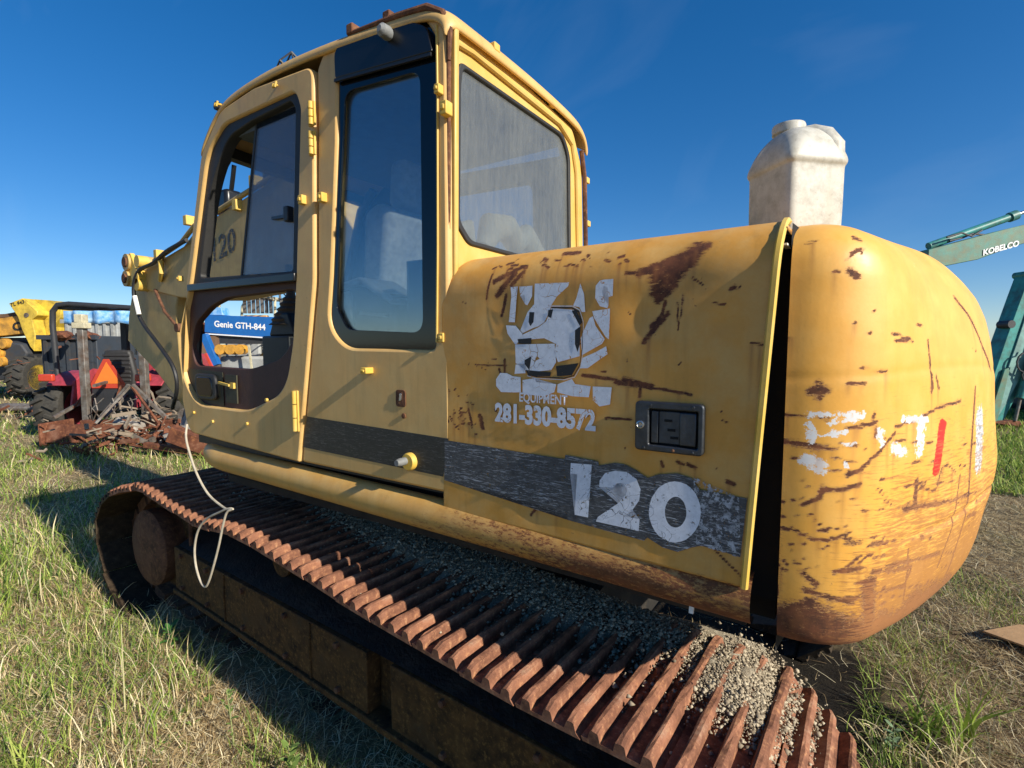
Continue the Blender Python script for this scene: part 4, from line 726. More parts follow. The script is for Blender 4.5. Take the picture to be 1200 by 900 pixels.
# ---- boom and dipper arm beyond the cab
bm_ = MB()
top = [(2.6,2.30),(3.0,2.80),(3.35,2.945),(4.75,2.69),(5.0,2.57),(5.9,2.42),(6.1,2.36),(5.95,2.26),(5.10,2.12),(4.66,2.10),(3.52,2.16),(3.1,1.9),(2.6,1.55)]
boom = bm_.prism(top, -1.38, -1.0).build('boom', M['boom'], EX, bevel=.012)
MB().box(2.5,3.0,-1.5,-1.0,1.2,1.75).build('boom_foot', M['boom'], EX)
arm = MB().prism([(6.16,2.52),(6.10,2.36),(6.15,2.30),(6.30,2.0),(6.36,1.74),(5.72,1.43),(5.22,1.13),(4.90,.96),(5.0,1.05),(5.16,1.3),(5.22,1.6),(5.25,2.05),(5.15,2.22)], -1.22, -1.02).build('dipper_arm', M['boom'], EX, bevel=.012)
for x, z, r_ in ((6.17,2.53,.085),(6.20,2.37,.080)):
    e_ = MB().lathe([(r_,-1.36),(r_,-.97)], (x,0,z), 'y', 20).build('pin_boss', M['boom'], arm, smooth=True)
    MB().lathe([(r_*.6,-.972),(r_*.6,-.955)], (x,0,z), 'y', 16).build('pin', M['rustdark'], e_, smooth=True)
MB().prism([(6.22,2.60),(6.10,2.62),(5.95,2.40),(6.0,2.28),(6.24,2.30)], -1.03, -.99).build('ear_plate', M['hinge'], arm, bevel=.006)
for x, z, r_ in ((5.86,2.36,.075),(5.80,2.50,.06),(5.83,2.28,.06)):
    MB().lathe([(r_,-1.02),(r_,-.93)], (x,0,z), 'y', 16).build('pin_boss', M['hinge'], boom, smooth=True)
MB().tube([(5.45,-.985,2.30),(5.36,-.96,2.36),(5.36,-.96,2.46),(5.48,-.985,2.50)], .022, 8).build('lifting_lug', M['hinge'], boom, smooth=True)
MB().tube(sm([(4.85,-.96,2.60),(5.2,-.95,2.54),(5.485,-.95,2.46),(5.80,-.94,2.40),(5.90,-.93,2.20),(5.82,-.95,1.94),(5.48,-.96,1.69),(5.24,-.97,1.49),(5.21,-.98,1.297),(5.37,-1.0,1.09)]), .018, 8).build('hydraulic_hose', M['plastic'], boom, smooth=True)
MB().tube([(5.84,-.915,2.17),(5.79,-.925,1.99)], .020, 8).build('hose_sleeve', M['cloth'], boom, smooth=True)
MB().tube([(5.58,-.99,2.22),(5.35,-.97,2.00),(5.12,-.97,1.86)], .014, 8).build('grease_line', M['rustdark'], boom, smooth=True)
MB().lathe([(.04,-1.0),(.04,-.95)], (5.10,0,1.85), 'y', 14).build('pin_boss', M['rustdark'], arm, smooth=True)
MB().tube([(3.3,-1.0,2.97),(4.0,-.985,2.845),(4.75,-.985,2.715),(5.0,-.985,2.60),(5.55,-.985,2.49)], .020, 8).build('steel_pipe', M['boom'], boom, smooth=True)
for x, z in ((4.05,2.76),(4.55,2.67),(5.45,2.52),(3.8,2.90),(4.85,2.75)): MB().box(x-.03,x+.03,-1.03,-.95,z-.02,z+.06).build('pipe_clamp', M['hinge'], boom, bevel=.005)
lettering('boom_lettering', 'EX120', .26, peel('dark_flaked_vinyl', (.035,.035,.035), True, 18, .44), boom, lambda x, z, o: (4.86-x, -.996, z + x*.16), (0, 2.33), bold=.006, sx=1.05)
wl = MB().box(4.60,4.84,-1.34,-1.18,2.86,3.06).build('work_lamp', M['black'], boom, bevel=.03)
MB().tube([(4.66,-1.26,3.04),(4.60,-1.25,3.16),(4.57,-1.25,3.26)], .02, 8).build('lamp_bracket', M['black'], wl, smooth=True)
for pts in ([(4.9,-1.2,3.05),(4.70,-1.2,3.20),(4.45,-1.2,3.36),(4.2,-1.2,3.45)], [(4.0,-1.15,2.85),(3.9,-1.18,3.12),(3.72,-1.2,3.20),(3.4,-1.2,3.15),(3.1,-1.2,2.95)], [(3.9,-1.1,2.85),(3.75,-1.12,3.06),(3.55,-1.15,3.10),(3.2,-1.15,2.98)], [(4.85,-1.3,2.84),(4.6,-1.3,2.95),(4.4,-1.3,2.80)]):
    MB().tube(sm(pts), .026, 8).build('hydraulic_hose', M['plastic'], boom, smooth=True)

# ---- undercarriage
K = -.045
def ty(x, off_): return .15 + off_ + K*x             # outer face of the near track
PATH = [(.31,.715),(.7,.715),(1.14,.738),(1.5,.762),(1.8,.792),(2.3,.828),(2.7,.795),(3.0,.815),(3.42,.845),(3.63,.818),(3.89,.752),(4.10,.665),(4.27,.53),(4.33,.38),(4.25,.20),(4.08,.04),(3.7,-.07),(2.9,-.10),(2.0,-.10),(1.2,-.10),(.5,-.09),(.24,-.02),(.06,.10),(-.03,.28),(-.045,.42),(.0,.57),(.13,.68)]
def catmull(P_, n=16):
    out = []; m = len(P_)
    for i in range(m):
        p0, p1, p2, p3 = [np.array(P_[(i+k-1) % m]) for k in range(4)]
        for j in range(n):
            t = j/n; out.append(.5*((2*p1)+(-p0+p2)*t+(2*p0-5*p1+4*p2-p3)*t*t+(-p0+3*p1-3*p2+p3)*t**3))
    return np.array(out)
pl = catmull(PATH); dl = np.linalg.norm(np.diff(np.vstack([pl, pl[:1]]), axis=0), axis=1); cum = np.concatenate([[0], np.cumsum(dl)]); LT = cum[-1]
NSH = round(LT/.205); PITCHS = LT/NSH
def on_path(s_):
    s_ %= LT; i = min(np.searchsorted(cum, s_) - 1, len(pl)-1); i = max(i, 0); t = (s_-cum[i])/dl[i]; a = pl[i]; b = pl[(i+1) % len(pl)]; return a+(b-a)*t
hw = PITCHS/2
bar_w = .011
prof = [(-hw+.004, -.012)]
for c_ in (-.0684, 0, .0684):
    prof += [(c_-.017, 0), (c_-bar_w, .030), (c_-.004, .034), (c_+.006, .034), (c_+bar_w, .030), (c_+.017, 0)]
prof += [(hw+.002, -.001), (hw-.002, -.012)]
WSH = .62
def shoe_mesh(seed):
    r = random.Random(seed); ys = [-WSH/2, -WSH/2+.03, -.23, -.17, -.11, -.05, 0, .05, .11, .17, .23, WSH/2-.03, WSH/2]; vs = []; fs = []; n = len(prof)
    for j, y in enumerate(ys):
        for x, z in prof:
            zz_ = z
            if j in (0, 12) and z > .01: zz_ = z*.72
            if z > .01: zz_ += r.uniform(-.002, .0015) - (.004 if r.random() < .03 else 0); x += r.uniform(-.0015, .0015)
            vs.append((x, y, zz_))
    for j in range(len(ys)-1):
        for k in range(n): fs.append((j*n+k, j*n+(k+1) % n, (j+1)*n+(k+1) % n, (j+1)*n+k))
    fs += [tuple(range(n)), tuple(range((len(ys)-1)*n, len(ys)*n))[::-1]]
    mb = MB().add(vs, fs)
    for bx in (-.034, .034):
        for by in (-.10, -.045, .045, .10): mb.lathe([(.011,-.002),(.011,.010),(.008,.012)], (bx, by, 0), 'z', 6)
    me = bpy.data.meshes.new('track_shoe'); me.from_pydata(mb.v, [], mb.f); bm = bmesh.new(); bm.from_mesh(me)
    bmesh.ops.recalc_face_normals(bm, faces=bm.faces); bm.to_mesh(me); bm.free(); me.materials.append(M['rust']); return me
shoes = [shoe_mesh(i) for i in range(9)]
dark_shoes = [m_.copy() for m_ in shoes[:3]]  # darker brown copies for the front and lower shoes
for m_ in dark_shoes: m_.materials.clear(); m_.materials.append(rusty('dark_brown_shoe', (.018,.012,.007), (.055,.036,.020), (.10,.06,.03), (.09,.075,.05), .5))
for side, cy in (('near', .15-WSH/2), ('far', .15-WSH/2-1.98)):
    ch = MB(); zsh = None
    for i in range(NSH):
        a = on_path(i*PITCHS-.08); b = on_path(i*PITCHS+.08); 
        ch.bar((a[0], cy + K*a[0], a[1]), (b[0], cy+K*b[0], b[1]), .20, .07)
    # links sit under the shoes: shrink towards the loop's middle
    ch.v = [(x + (0.055 if x < 1 and x < .2 else (-.055 if x > 4.0 else 0)), y, z - .055 if z > .4 else z + .055) for x, y, z in ch.v]
    tr = ch.build('track', M['rustdark'], EX)
    for i in range(NSH):
        s_ = i*PITCHS + .5*PITCHS; p = on_path(s_); q = on_path(s_+.02); d = (q-p)/np.linalg.norm(q-p)
        o = bpy.data.objects.new('track_shoe', dark_shoes[i % 3] if (p[0] > 3.98 or p[1] < .3) else shoes[(i*5) % 9]); COL.objects.link(o); o.parent = tr
        dx = Vector((d[0], K*d[0], d[1])).normalized(); up = Vector((-d[1], 0, d[0])); 
        if d[0] > 0: pass
        # path runs forward along the top: outward normal is up x
        nrm_ = Vector((-d[1], 0, d[0])); yv = nrm_.cross(dx).normalized(); nv = dx.cross(yv)
        m4 = Matrix((dx, yv, nv)).transposed().to_4x4(); m4.translation = Vector((p[0], cy + K*p[0] + random.uniform(-.004, .004), p[1]))
        o.matrix_local = m4
def fy(x, o=0.0): return o + K*x
def fplate(x0, x1, z0, z1, o, th, nm, mt, par, bev=.004, n=1):
    mb = MB().add([(x0,fy(x0,o),z0),(x1,fy(x1,o),z0),(x1,fy(x1,o-th),z0),(x0,fy(x0,o-th),z0),(x0,fy(x0,o),z1),(x1,fy(x1,o),z1),(x1,fy(x1,o-th),z1),(x0,fy(x0,o-th),z1)],
        [(0,3,2,1),(4,5,6,7),(0,1,5,4),(1,2,6,5),(2,3,7,6),(3,0,4,7)]); return mb.build(nm, mt, par, bevel=bev)
tf = fplate(.15, 3.40, .10, .46, -.07, .35, 'track_frame', M['frame'], EX)
fplate(1.56, 3.39, .215, .472, .004, .07, 'guard_plate', M['frame'], tf)
fplate(.10, 1.43, .205, .468, -.006, .06, 'guard_plate', M['frame'], tf)
fplate(.05, 3.40, .185, .213, .018, .09, 'lower_flange', M['frame'], tf)
mb = MB().add([(0.2,fy(.2,-.02),.470),(3.38,fy(3.38,-.02),.474),(3.38,fy(3.38,-.26),.60),(.2,fy(.2,-.26),.60)],[(0,1,2,3)]); mb.build('frame_ledge', M['grease'], tf)
for x in (1.0, 2.35): MB().lathe([(.05,-.40),(.05,-.22),(.07,-.22),(.07,-.20)], (x, 0, .60), 'y', 18).build('carrier_roller', M['frame'], tf, smooth=True)
for x in (.35, .75, 1.15, 1.75, 2.15, 2.55, 2.95, 3.28):
    for z in (.245, .44): MB().lathe([(.014,.0),(.014,.016),(.009,.019)], (x, fy(x, .004 if x > 1.5 else -.006), z), 'y', 6).build('bolt', M['rustdark'], tf)
for x in (1.95, 2.75): MB().tube([(x, fy(x,.006), .215), (x+.006, fy(x,.007), .34), (x, fy(x,.006), .468)], .006, 6).build('weld_seam', M['frame'], tf, smooth=True)
idl = MB().lathe([(.10,-.33),(.23,-.32),(.23,-.24),(.245,-.22),(.245,-.15),(.225,-.135),(.06,-.130)], (3.74,0,.385), 'y', 36).build('idler_wheel', M['rustdark'], EX, smooth=True)
MB().lathe([(.23,-.225),(.30,-.22),(.30,-.16),(.25,-.155)], (3.74,-.12,.385), 'y', 36).build('idler_rim', M['frame'], idl, smooth=True)
MB().lathe([(.30,-.42),(.30,-.25)], (.31,0,.39), 'y', 28).build('sprocket', M['rustdark'], EX, smooth=True)
MB().box(.8,2.7,-1.75,-.40,.35,.72).build('car_body', M['belly'], EX)
MB().tube([(3.28,fy(3.28,-.05),.62),(3.29,fy(3.3,-.05),.2)], .012, 8).build('hanging_rod', M['rustdark'], EX)

# ---- gravel and soil packed between the grousers (nobody could count it)
def pebbles(pts, sizes, name, mat, thing_label, cat, parent=None):
    n = len(pts); base_ = np.array([(1,0,0),(0,1,0),(-1,0,0),(0,-1,0),(0,0,1),(0,0,-1)], float); F_ = np.array([(0,1,4),(1,2,4),(2,3,4),(3,0,4),(1,0,5),(2,1,5),(3,2,5),(0,3,5)])
    a = rng.uniform(0, 2*PI, n); ca, sa = np.cos(a), np.sin(a); J = rng.uniform(.6, 1.3, (n, 6, 3)); V = base_[None]*J
    V = np.stack([V[...,0]*ca[:,None]-V[...,1]*sa[:,None], V[...,0]*sa[:,None]+V[...,1]*ca[:,None], V[...,2]*.75], -1)*sizes[:,None,None] + pts[:,None]
    F2 = (F_[None] + (np.arange(n)*6)[:,None,None]).reshape(-1, 3)
    me = bpy.data.meshes.new(name); me.vertices.add(n*6); me.vertices.foreach_set('co', V.astype(np.float32).ravel())
    me.loops.add(F2.size); me.loops.foreach_set('vertex_index', F2.ravel().astype(np.int32)); me.polygons.add(len(F2))
    me.polygons.foreach_set('loop_start', (np.arange(len(F2))*3).astype(np.int32)); me.polygons.foreach_set('loop_total', np.full(len(F2), 3, np.int32)); me.update(calc_edges=True)
    c = me.color_attributes.new('tone', 'FLOAT_COLOR', 'POINT'); t = np.repeat(rng.uniform(.25, 1, n), 6); c.data.foreach_set('color', np.stack([t, t, t, t], 1).astype(np.float32).ravel())
    o = link(name, me, mat, parent, kind='stuff')
    if thing_label: tag(o, thing_label, cat)
    return o
gm = N('gravel'); at_ = gm.attr('tone'); gcol = gm.mix(gm.ramp(at_.outputs['Fac'], .25, 1), (.17,.13,.085), (.52,.44,.31)); M['gravel'] = gm.done(gm.bsdf(gcol, .95))
def track_top(x):
    i = np.argsort(pl[:,0]); up_ = pl[pl[:,1] > .45]; j = np.argsort(up_[:,0]); return np.interp(x, up_[j,0], up_[j,1])
n = 26000; x = rng.uniform(.02, 3.3, n); yo = rng.beta(1.3, 2.6, n); yy = .15 - .60*(1-yo) + K*x     # more of it inboard
keep = (rng.random(n) < np.clip(1.15 - (yy-K*x+.47)/.42, .06, 1)) & (np.sin(x*7.3)+np.sin(x*17+yy*9)+rng.normal(0, .8, n) > -.9)
x, yy = x[keep], yy[keep]; zz = track_top(x) + .002 + rng.exponential(.008, len(x))
pebbles(np.stack([x, yy, zz], 1), np.clip(rng.lognormal(-5.5, .5, len(x)), .002, .013), 'loose_gravel', M['gravel'], 'grey gravel and crumbs caught between the bars of the near track', 'gravel')
n = 16000; x = rng.uniform(.35, 2.4, n); v = rng.normal(0, .45, n); yy = -.40 + v*.20; r2_ = ((x-1.35)/1.15)**2 + v**2; k_ = (r2_ < 1.3) & (yy > -.55)
x, yy, r2_ = x[k_], yy[k_], r2_[k_]
pebbles(np.stack([x, yy, track_top(x) + .006 + .050*np.clip(1-r2_, 0, 1)**.7], 1), np.clip(rng.lognormal(-5.75, .55, len(x)), .0015, .013), 'loose_gravel', M['gravel'], 'coarse grey gravel lying on the dark soil along the inner track', 'gravel')
# soil heap on the inner rear end of the track
def heap(name, cx, cy_, rx, ry, h, zf, mat, label, cat, n=34):
    P_ = np.zeros((n, n, 3))
    for i in range(n):
        for j in range(n):
            u, v = i/(n-1)*2-1, j/(n-1)*2-1; x = cx+u*rx; y = cy_+v*ry; r = math.hypot(u, v)
            P_[i, j] = (x, y, zf(x) - .02 + h*max(0, 1-r**2)**.7*(1+.25*math.sin(9*u+3)*math.cos(7*v)) + rng.uniform(-.003, .003))
    me = grid_mesh(name, P_); o = link(name, me, mat, None, smooth='all', kind='stuff'); tag(o, label, cat); return o
soilm = N('dry_soil'); sc_ = soilm.mix(soilm.ramp(soilm.noise(60, 7, .75), .35, .65), (.34,.28,.19), (.64,.56,.42))
sc_ = soilm.mix(soilm.ramp(soilm.noise(9, 4, .6), .5, .7, 0, .5), sc_, (.20,.13,.07)); M['soil'] = soilm.done(soilm.bsdf(sc_, .95, 0, soilm.bump(soilm.noise(130, 6, .8), 1, .01)))
heap('soil_heap', .24, -.33, .15, .20, .052, track_top, M['soil'], 'pale crumbly soil heaped on the rear inner end of the near track', 'soil')
heap('soil_heap', 1.35, -.40, 1.15, .20, .062, track_top, M['soil'], 'dark gritty soil lying along the inner half of the near track', 'soil', 60)
n = 5000; u = rng.normal(0, .48, (n, 2)); px_ = .22+u[:,0]*.16; py_ = -.30+u[:,1]*.22
pebbles(np.stack([px_, py_, track_top(px_)+.034*np.clip(1-(u**2).sum(1)*.6, 0, 1)+.003], 1), np.clip(rng.lognormal(-5.75, .5, n), .0015, .010), 'loose_gravel', M['gravel'], 'pale gravel crumbs on the soil heap at the rear of the track', 'gravel')

# ---- loose things on and about the machine
def jug():
    t = thing('plastic_jug', 'dirty white square plastic jug standing on the hood beside the counterweight', 'jug', (.155, -.40, 1.968), math.radians(45))
    r = rng; rows = []
    prof_ = [(.082,0),(.094,.006),(.0965,.02),(.098,.12),(.098,.212),(.099,.220),(.1035,.226),(.105,.236),(.103,.250),(.101,.262),(.096,.285),(.086,.308),(.070,.328),(.055,.340),(.046,.344)]
    n = 72; prof_ = [(a*.88, b*.87) for a, b in prof_]
    for hw_, z in prof_:
        ring = []
        for k in range(n+1):
            a = 2*PI*k/n; e = .22 if z < .21 else .22 + (z-.21)*6; e = min(e, .9)
            c, s_ = math.cos(a), math.sin(a); x = hw_*math.copysign(abs(c)**e, c); y = hw_*math.copysign(abs(s_)**e, s_)
            # the handle side keeps its height: slope the shoulder
            ring.append((x*1.0, y*1.02, z + (0.0 if z < .22 else 0)))
        rows.append(ring)
    me = grid_mesh('jug_body', np.array(rows)); m = N('dirty_translucent_plastic')
    c = m.mix(m.ramp(m.noise(22, 8, .75), .42, .66), (.60,.575,.50), (.36,.34,.28)); c = m.mix(m.ramp(m.noise(70, 6, .8), .60, .70), c, (.24,.21,.16)); c = m.mix(m.ramp(m.noise(10, 5, .6, m.vec((3,3,.5))), .5, .75, 0, .5), c, (.42,.38,.28))
    sh = m.bsdf(c, .5, 0, m.bump(m.noise(30, 4, .6), .15, .004)); tl = m.n('BsdfTranslucent'); tl.inputs[0].default_value = (.8,.78,.7,1); ms = m.n('MixShader'); ms.inputs[0].default_value = .12
    m.l(sh, ms.inputs[1]); m.l(tl.outputs[0], ms.inputs[2]); mat = m.done(ms.outputs[0])
    b = link('jug_body', me, mat, t, smooth='all'); sb = b.modifiers.new('sub', 'SUBSURF'); sb.levels = 1; sb.render_levels = 2
    MB().lathe([(.034,.285),(.034,.297),(.041,.300),(.042,.318),(.040,.323),(.034,.325)], (.014,-.014,0), 'z', 28).build('neck', mat, t, smooth=True)
    # grip hump towards the machine's rear
    MB().tube([(-.060,.060,.20),(-.058,.058,.245),(-.046,.046,.272),(-.026,.026,.285),(-.006,.006,.288)], [.030,.032,.030,.028,.024], 14).build('grip', mat, t, smooth=True)
jug()
wm = simple('old_white_cable', (.50,.44,.34), .7, 0, .3, 30)
wire = MB().tube(sm([(2.742,.03,1.30),(2.725,.045,1.24),(2.686,.05,1.169),(2.62,.05,1.07),(2.53,.045,.985),(2.42,.04,.945),(2.34,.045,.940),(2.31,.05,.955),(2.345,.055,.948),(2.40,.058,.925),(2.52,.062,.87),(2.60,.065,.80),(2.645,.065,.70),(2.64,.065,.61),(2.60,.065,.545),(2.555,.066,.53),(2.515,.066,.57),(2.46,.066,.665),(2.41,.064,.77),(2.37,.062,.87),(2.335,.060,.935),(2.30,.050,.955)]), .0052, 8).build('loose_cable', wm, None, smooth=True)
tag(wire, 'white cable hanging from the cab corner and looped over the near track', 'cable')
pb = [(1.125,-.27,2.04),(1.13,-.33,2.125),(1.13,-.42,2.14),(1.13,-.49,2.09),(1.13,-.55,2.13),(1.13,-.62,2.07),(1.13,-.72,2.04)]
pc = MB().tube(pb, [.03,.055,.05,.045,.05,.05,.03], 14).build('plush_bundle', M['cloth'], None, smooth=True); tag(pc, 'white plush bundle lying behind the rear cab window', 'cloth bundle')
pc2 = MB().tube([(1.12,-.10,2.0),(1.12,-.12,2.07),(1.12,-.16,2.09),(1.12,-.19,2.03)], [.02,.035,.035,.02], 12).build('plush_bundle', M['cloth'], None, smooth=True); tag(pc2, 'small white plush lump in the left corner of the rear cab window', 'cloth bundle')

# ================================================================== MACHINES IN THE YARD
RZ = math.radians(213.7)
BM = {}
BM['red'] = simple('faded_red_paint', (.42,.05,.07), .5, 0, .35, 12, grime=.4)
BM['tyre'] = simple('dusty_tyre_rubber', (.030,.028,.025), .9, 0, .4, 14, .4, c2=(.06,.055,.045))
BM['rim'] = simple('yellow_rim', (.62,.42,.05), .5, grime=.4)
BM['yellow'] = simple('yellow_machine_paint', (.72,.50,.06), .4, 0, .2, 8, grime=.5)
BM['orange'] = simple('orange_machine_paint', (.72,.36,.05), .45, 0, .25, 8, grime=.6)
BM['tarp'] = simple('blue_canopy', (.05,.27,.62), .5, 0, .5, 9, c2=(.40,.58,.76))
BM['black'] = simple('black_frame_paint', (.035,.036,.04), .5)
BM['seatb'] = simple('black_vinyl', (.035,.033,.032), .6)
BM['grey'] = simple('grey_painted_steel', (.38,.39,.38), .7, grime=.4, scale=8)
BM['navy'] = simple('dark_blue_grey_steel', (.035,.045,.06), .7, grime=.6, scale=6)
BM['genie'] = simple('blue_machine_paint', (.015,.13,.42), .4, 0, .2, 8)
BM['wlet'] = simple('white_print', (.80,.80,.80), .6, var=.05, bump=0)
BM['klet'] = simple('black_print', (.02,.02,.02), .6, var=.05, bump=0)
BM['rust'] = rusty('rusty_scrap_steel', scale=.4)
BM['pipe'] = simple('galvanised_pipe', (.24,.23,.21), .6, .3, .4, 9, c2=(.13,.085,.06), grime=.7)
BM['teal'] = simple('teal_machine_paint', (.045,.30,.27), .45, 0, .3, 8, grime=.7)
BM['tealr'] = simple('rusty_teal_paint', (.06,.25,.20), .55, 0, .4, 6, c2=(.15,.17,.09), grime=.3)
BM['lamp'] = simple('red_lens', (.55,.06,.03), .25, var=.1)
BM['cream'] = simple('cream_paint', (.62,.56,.38), .5, grime=.4)
BM['brown'] = simple('brown_sheet_wall', (.16,.09,.05), .8, grime=.5, scale=3)
BM['wood'] = simple('grey_wood', (.28,.22,.16), .9, 0, .4, 10)
BM['stone'] = simple('pale_rubble', (.42,.38,.33), .95, 0, .4, 6, .8, bscale=14)

def wheel(name, parent, c, r, w, rimmat, axis='x', lugs=18, hub=.5):
    """tyre with lugs; axis along local x"""
    pr = [(r*.62,-w*.42),(r*.80,-w/2),(r*.93,-w/2),(r*.985,-w*.36),(r,0),(r*.985,w*.36),(r*.93,w/2),(r*.80,w/2),(r*.62,w*.42)]
    mb = MB().lathe(pr, c, axis, 36)
    for k in range(lugs):
        for sgn in (-1, 1):
            a = 2*PI*(k + (.5 if sgn > 0 else 0))/lugs; a2 = a + .16
            p = [(c[0]+sgn*w*.05, c[1]+math.cos(a)*r*1.0, c[2]+math.sin(a)*r*1.0), (c[0]+sgn*w*.47, c[1]+math.cos(a2)*r*.985, c[2]+math.sin(a2)*r*.985)]
            mb.bar(p[0], p[1], .05*r/.5, .09*r/.5, up=(0, math.cos(a), math.sin(a)))
    t = mb.build(name, BM['tyre'], parent, smooth=True)
    MB().lathe([(r*.60,-w*.42),(r*.62,-w*.44),(r*.54,-w*.30),(r*.30,-w*.26),(r*.30,w*.26),(r*.54,w*.30),(r*.62,w*.44),(r*.60,w*.42)], c, axis, 28).build('rim', rimmat, t, smooth=True)
    MB().lathe([(r*.20,-w*.34),(r*.20,w*.34)], c, axis, 12).build('hub', BM['black'], t, smooth=True)
    return t

# lathe() along x keeps (r cos, r sin) in y,z: fix for wheel centre offsets
def tractor():
    t = thing('tractor', 'red farm tractor seen from behind with black roll bar, blue canopy and orange triangle sign', 'tractor', (11.46, -2.54, 0), RZ)
    wheel('rear_wheel', t, (-1.12, .35, .52), .56, .46, BM['red'], 'x'); wheel('rear_wheel', t, (1.14, .35, .52), .56, .46, BM['red'], 'x')
    wheel('front_wheel', t, (-.80, 2.2, .38), .38, .28, BM['red'], 'x', 14); wheel('front_wheel', t, (.80, 2.2, .38), .38, .28, BM['red'], 'x', 14)
    MB().box(-.40,.40,.0,.7,.45,.95).box(-.30,.30,.5,2.6,.45,.85).build('rear_axle', BM['black'], t, bevel=.03)
    MB().prism([(-.30,.85),(.30,.85),(.30,1.35),(.18,1.5),(-.18,1.5),(-.30,1.35)], 1.1, 2.7).build('bonnet', BM['red'], t, bevel=.03)
    for s_ in (-1, 1):
        pr = []
        for k in range(9):
            a = PI*.92 - (PI*.70)*k/8; pr.append((.35-.0+.72*math.cos(a)*-1, .52+.70*math.sin(a)))
        inn = [(.35+(x-.35)*.96, .52+(z-.52)*.96) for x, z in pr[::-1]]
        MB().prism(pr+inn, s_*.58, s_*1.05, 'yz').build('fender', BM['red'], t, bevel=.008)
        MB().prism([(-.25,.55),(-.15,1.05),(.30,1.25),(.95,1.15),(1.0,.7)], s_*.56, s_*.60, 'yz').build('inner_fender', BM['red'], t, bevel=.008)
        MB().box(s_*.86-.13, s_*.86+.13, -.42,-.34,1.05,1.18).build('tail_lamp', BM['lamp'], t, bevel=.02)
    # roll-over frame and canopy
    MB().tube([(-1.08,.10,.95),(-1.12,.10,2.05),(-1.10,.10,2.32),(-1.0,.10,2.44),(-.8,.10,2.46),(.8,.10,2.36),(1.05,.10,2.28),(1.12,.10,2.0),(1.10,.10,.95)], .048, 10).build('roll_bar', BM['black'], t, smooth=True)
    for x in (-.42, .50): MB().box(x-.06,x+.06,.9,1.0,1.2,2.2).build('canopy_post', BM['black'], t, bevel=.01)
    MB().box(-1.05,1.05,.12,1.9,2.36,2.43).build('canopy_frame', BM['black'], t, bevel=.02)
    G_ = np.array([[(-.86+1.9*i/24, .05+.06*math.sin(i*1.3), 2.33-.20*j/4-.05*abs(math.sin(i*.9+.5))*(j/4) - (.0 if i > 2 else 0)) for i in range(25)] for j in range(5)])
    sk = link('canopy_skirt', grid_mesh('canopy_skirt', G_), BM['tarp'], t, smooth='all'); md = sk.modifiers.new('sheet', 'SOLIDIFY'); md.thickness = .015
    # seat, sign, steering
    st_ = MB().prism([(-.48,.86),(.18,.86),(.22,1.15),(.12,1.60),(-.36,1.60),(-.45,1.15)], .30, .42).build('seat', BM['seatb'], t, bevel=.04)
    for k in range(7): MB().box(-.38,.14,.285,.305,1.0+.08*k,1.045+.08*k).build('seat_rib', BM['seatb'], st_, bevel=.01)
    MB().box(-.30,.34,.35,.85,.86,1.0).build('seat_cushion', BM['seatb'], t, bevel=.03)
    sg_ = MB().prism([(-.36,.90),(.23,.90),(.26,.98),(-.02,1.44),(-.12,1.44),(-.38,.98)], -.02, -.01).build('triangle_sign', BM['lamp'], t)
    MB().prism([(-.30,.985),(.18,.985),(-.065,1.385)], -.026, -.021).build('orange_field', simple('orange_reflector', (.85,.22,.03), .45, var=.1), sg_)
    MB().lathe([(.16,1.15),(.175,1.16),(.16,1.17)], (.0,0,1.72), 'y', 20).build('steering_wheel', BM['black'], t)
    MB().tube([(-.48,1.3,1.5),(-.45,1.3,1.85),(-.2,1.3,1.95),(.3,1.3,1.92),(.42,1.3,1.5)], .025, 8).build('hand_rail', BM['cream'], t)
    MB().box(-.16,.05,1.35,1.37,1.82,2.05).build('mirror', simple('mirror_glass', (.6,.75,.85), .1, .3, .05, bump=0), t, bevel=.02)
    MB().box(-.25,.15,1.2,1.35,1.62,1.78).build('instrument_panel', BM['seatb'], t, bevel=.02)
    MB().lathe([(.16,1.18),(.17,1.24),(.10,1.27)], (.25,0,1.68), 'y', 18).build('work_lamp', BM['cream'], t, smooth=True)
    MB().lathe([(.11,-.15),(.12,-.09),(.07,-.05)], (1.08,0,1.42), 'y', 18).build('work_lamp', BM['cream'], t, smooth=True)
    # three point linkage
    MB().bar((-.30,-.05,.78),(-.45,-.75,.45),.05).bar((.30,-.05,.78),(.45,-.75,.45),.05).build('lower_link', BM['pipe'], t)
    MB().bar((-.02,-.1,1.02),(.28,-.75,1.0),.045).build('top_link', BM['pipe'], t)
    MB().bar((-.28,-.15,.95),(-.36,-.45,.58),.03).bar((.28,-.15,.95),(.36,-.45,.58),.03).build('lift_rod', BM['rust'], t)
    return t
tractor()

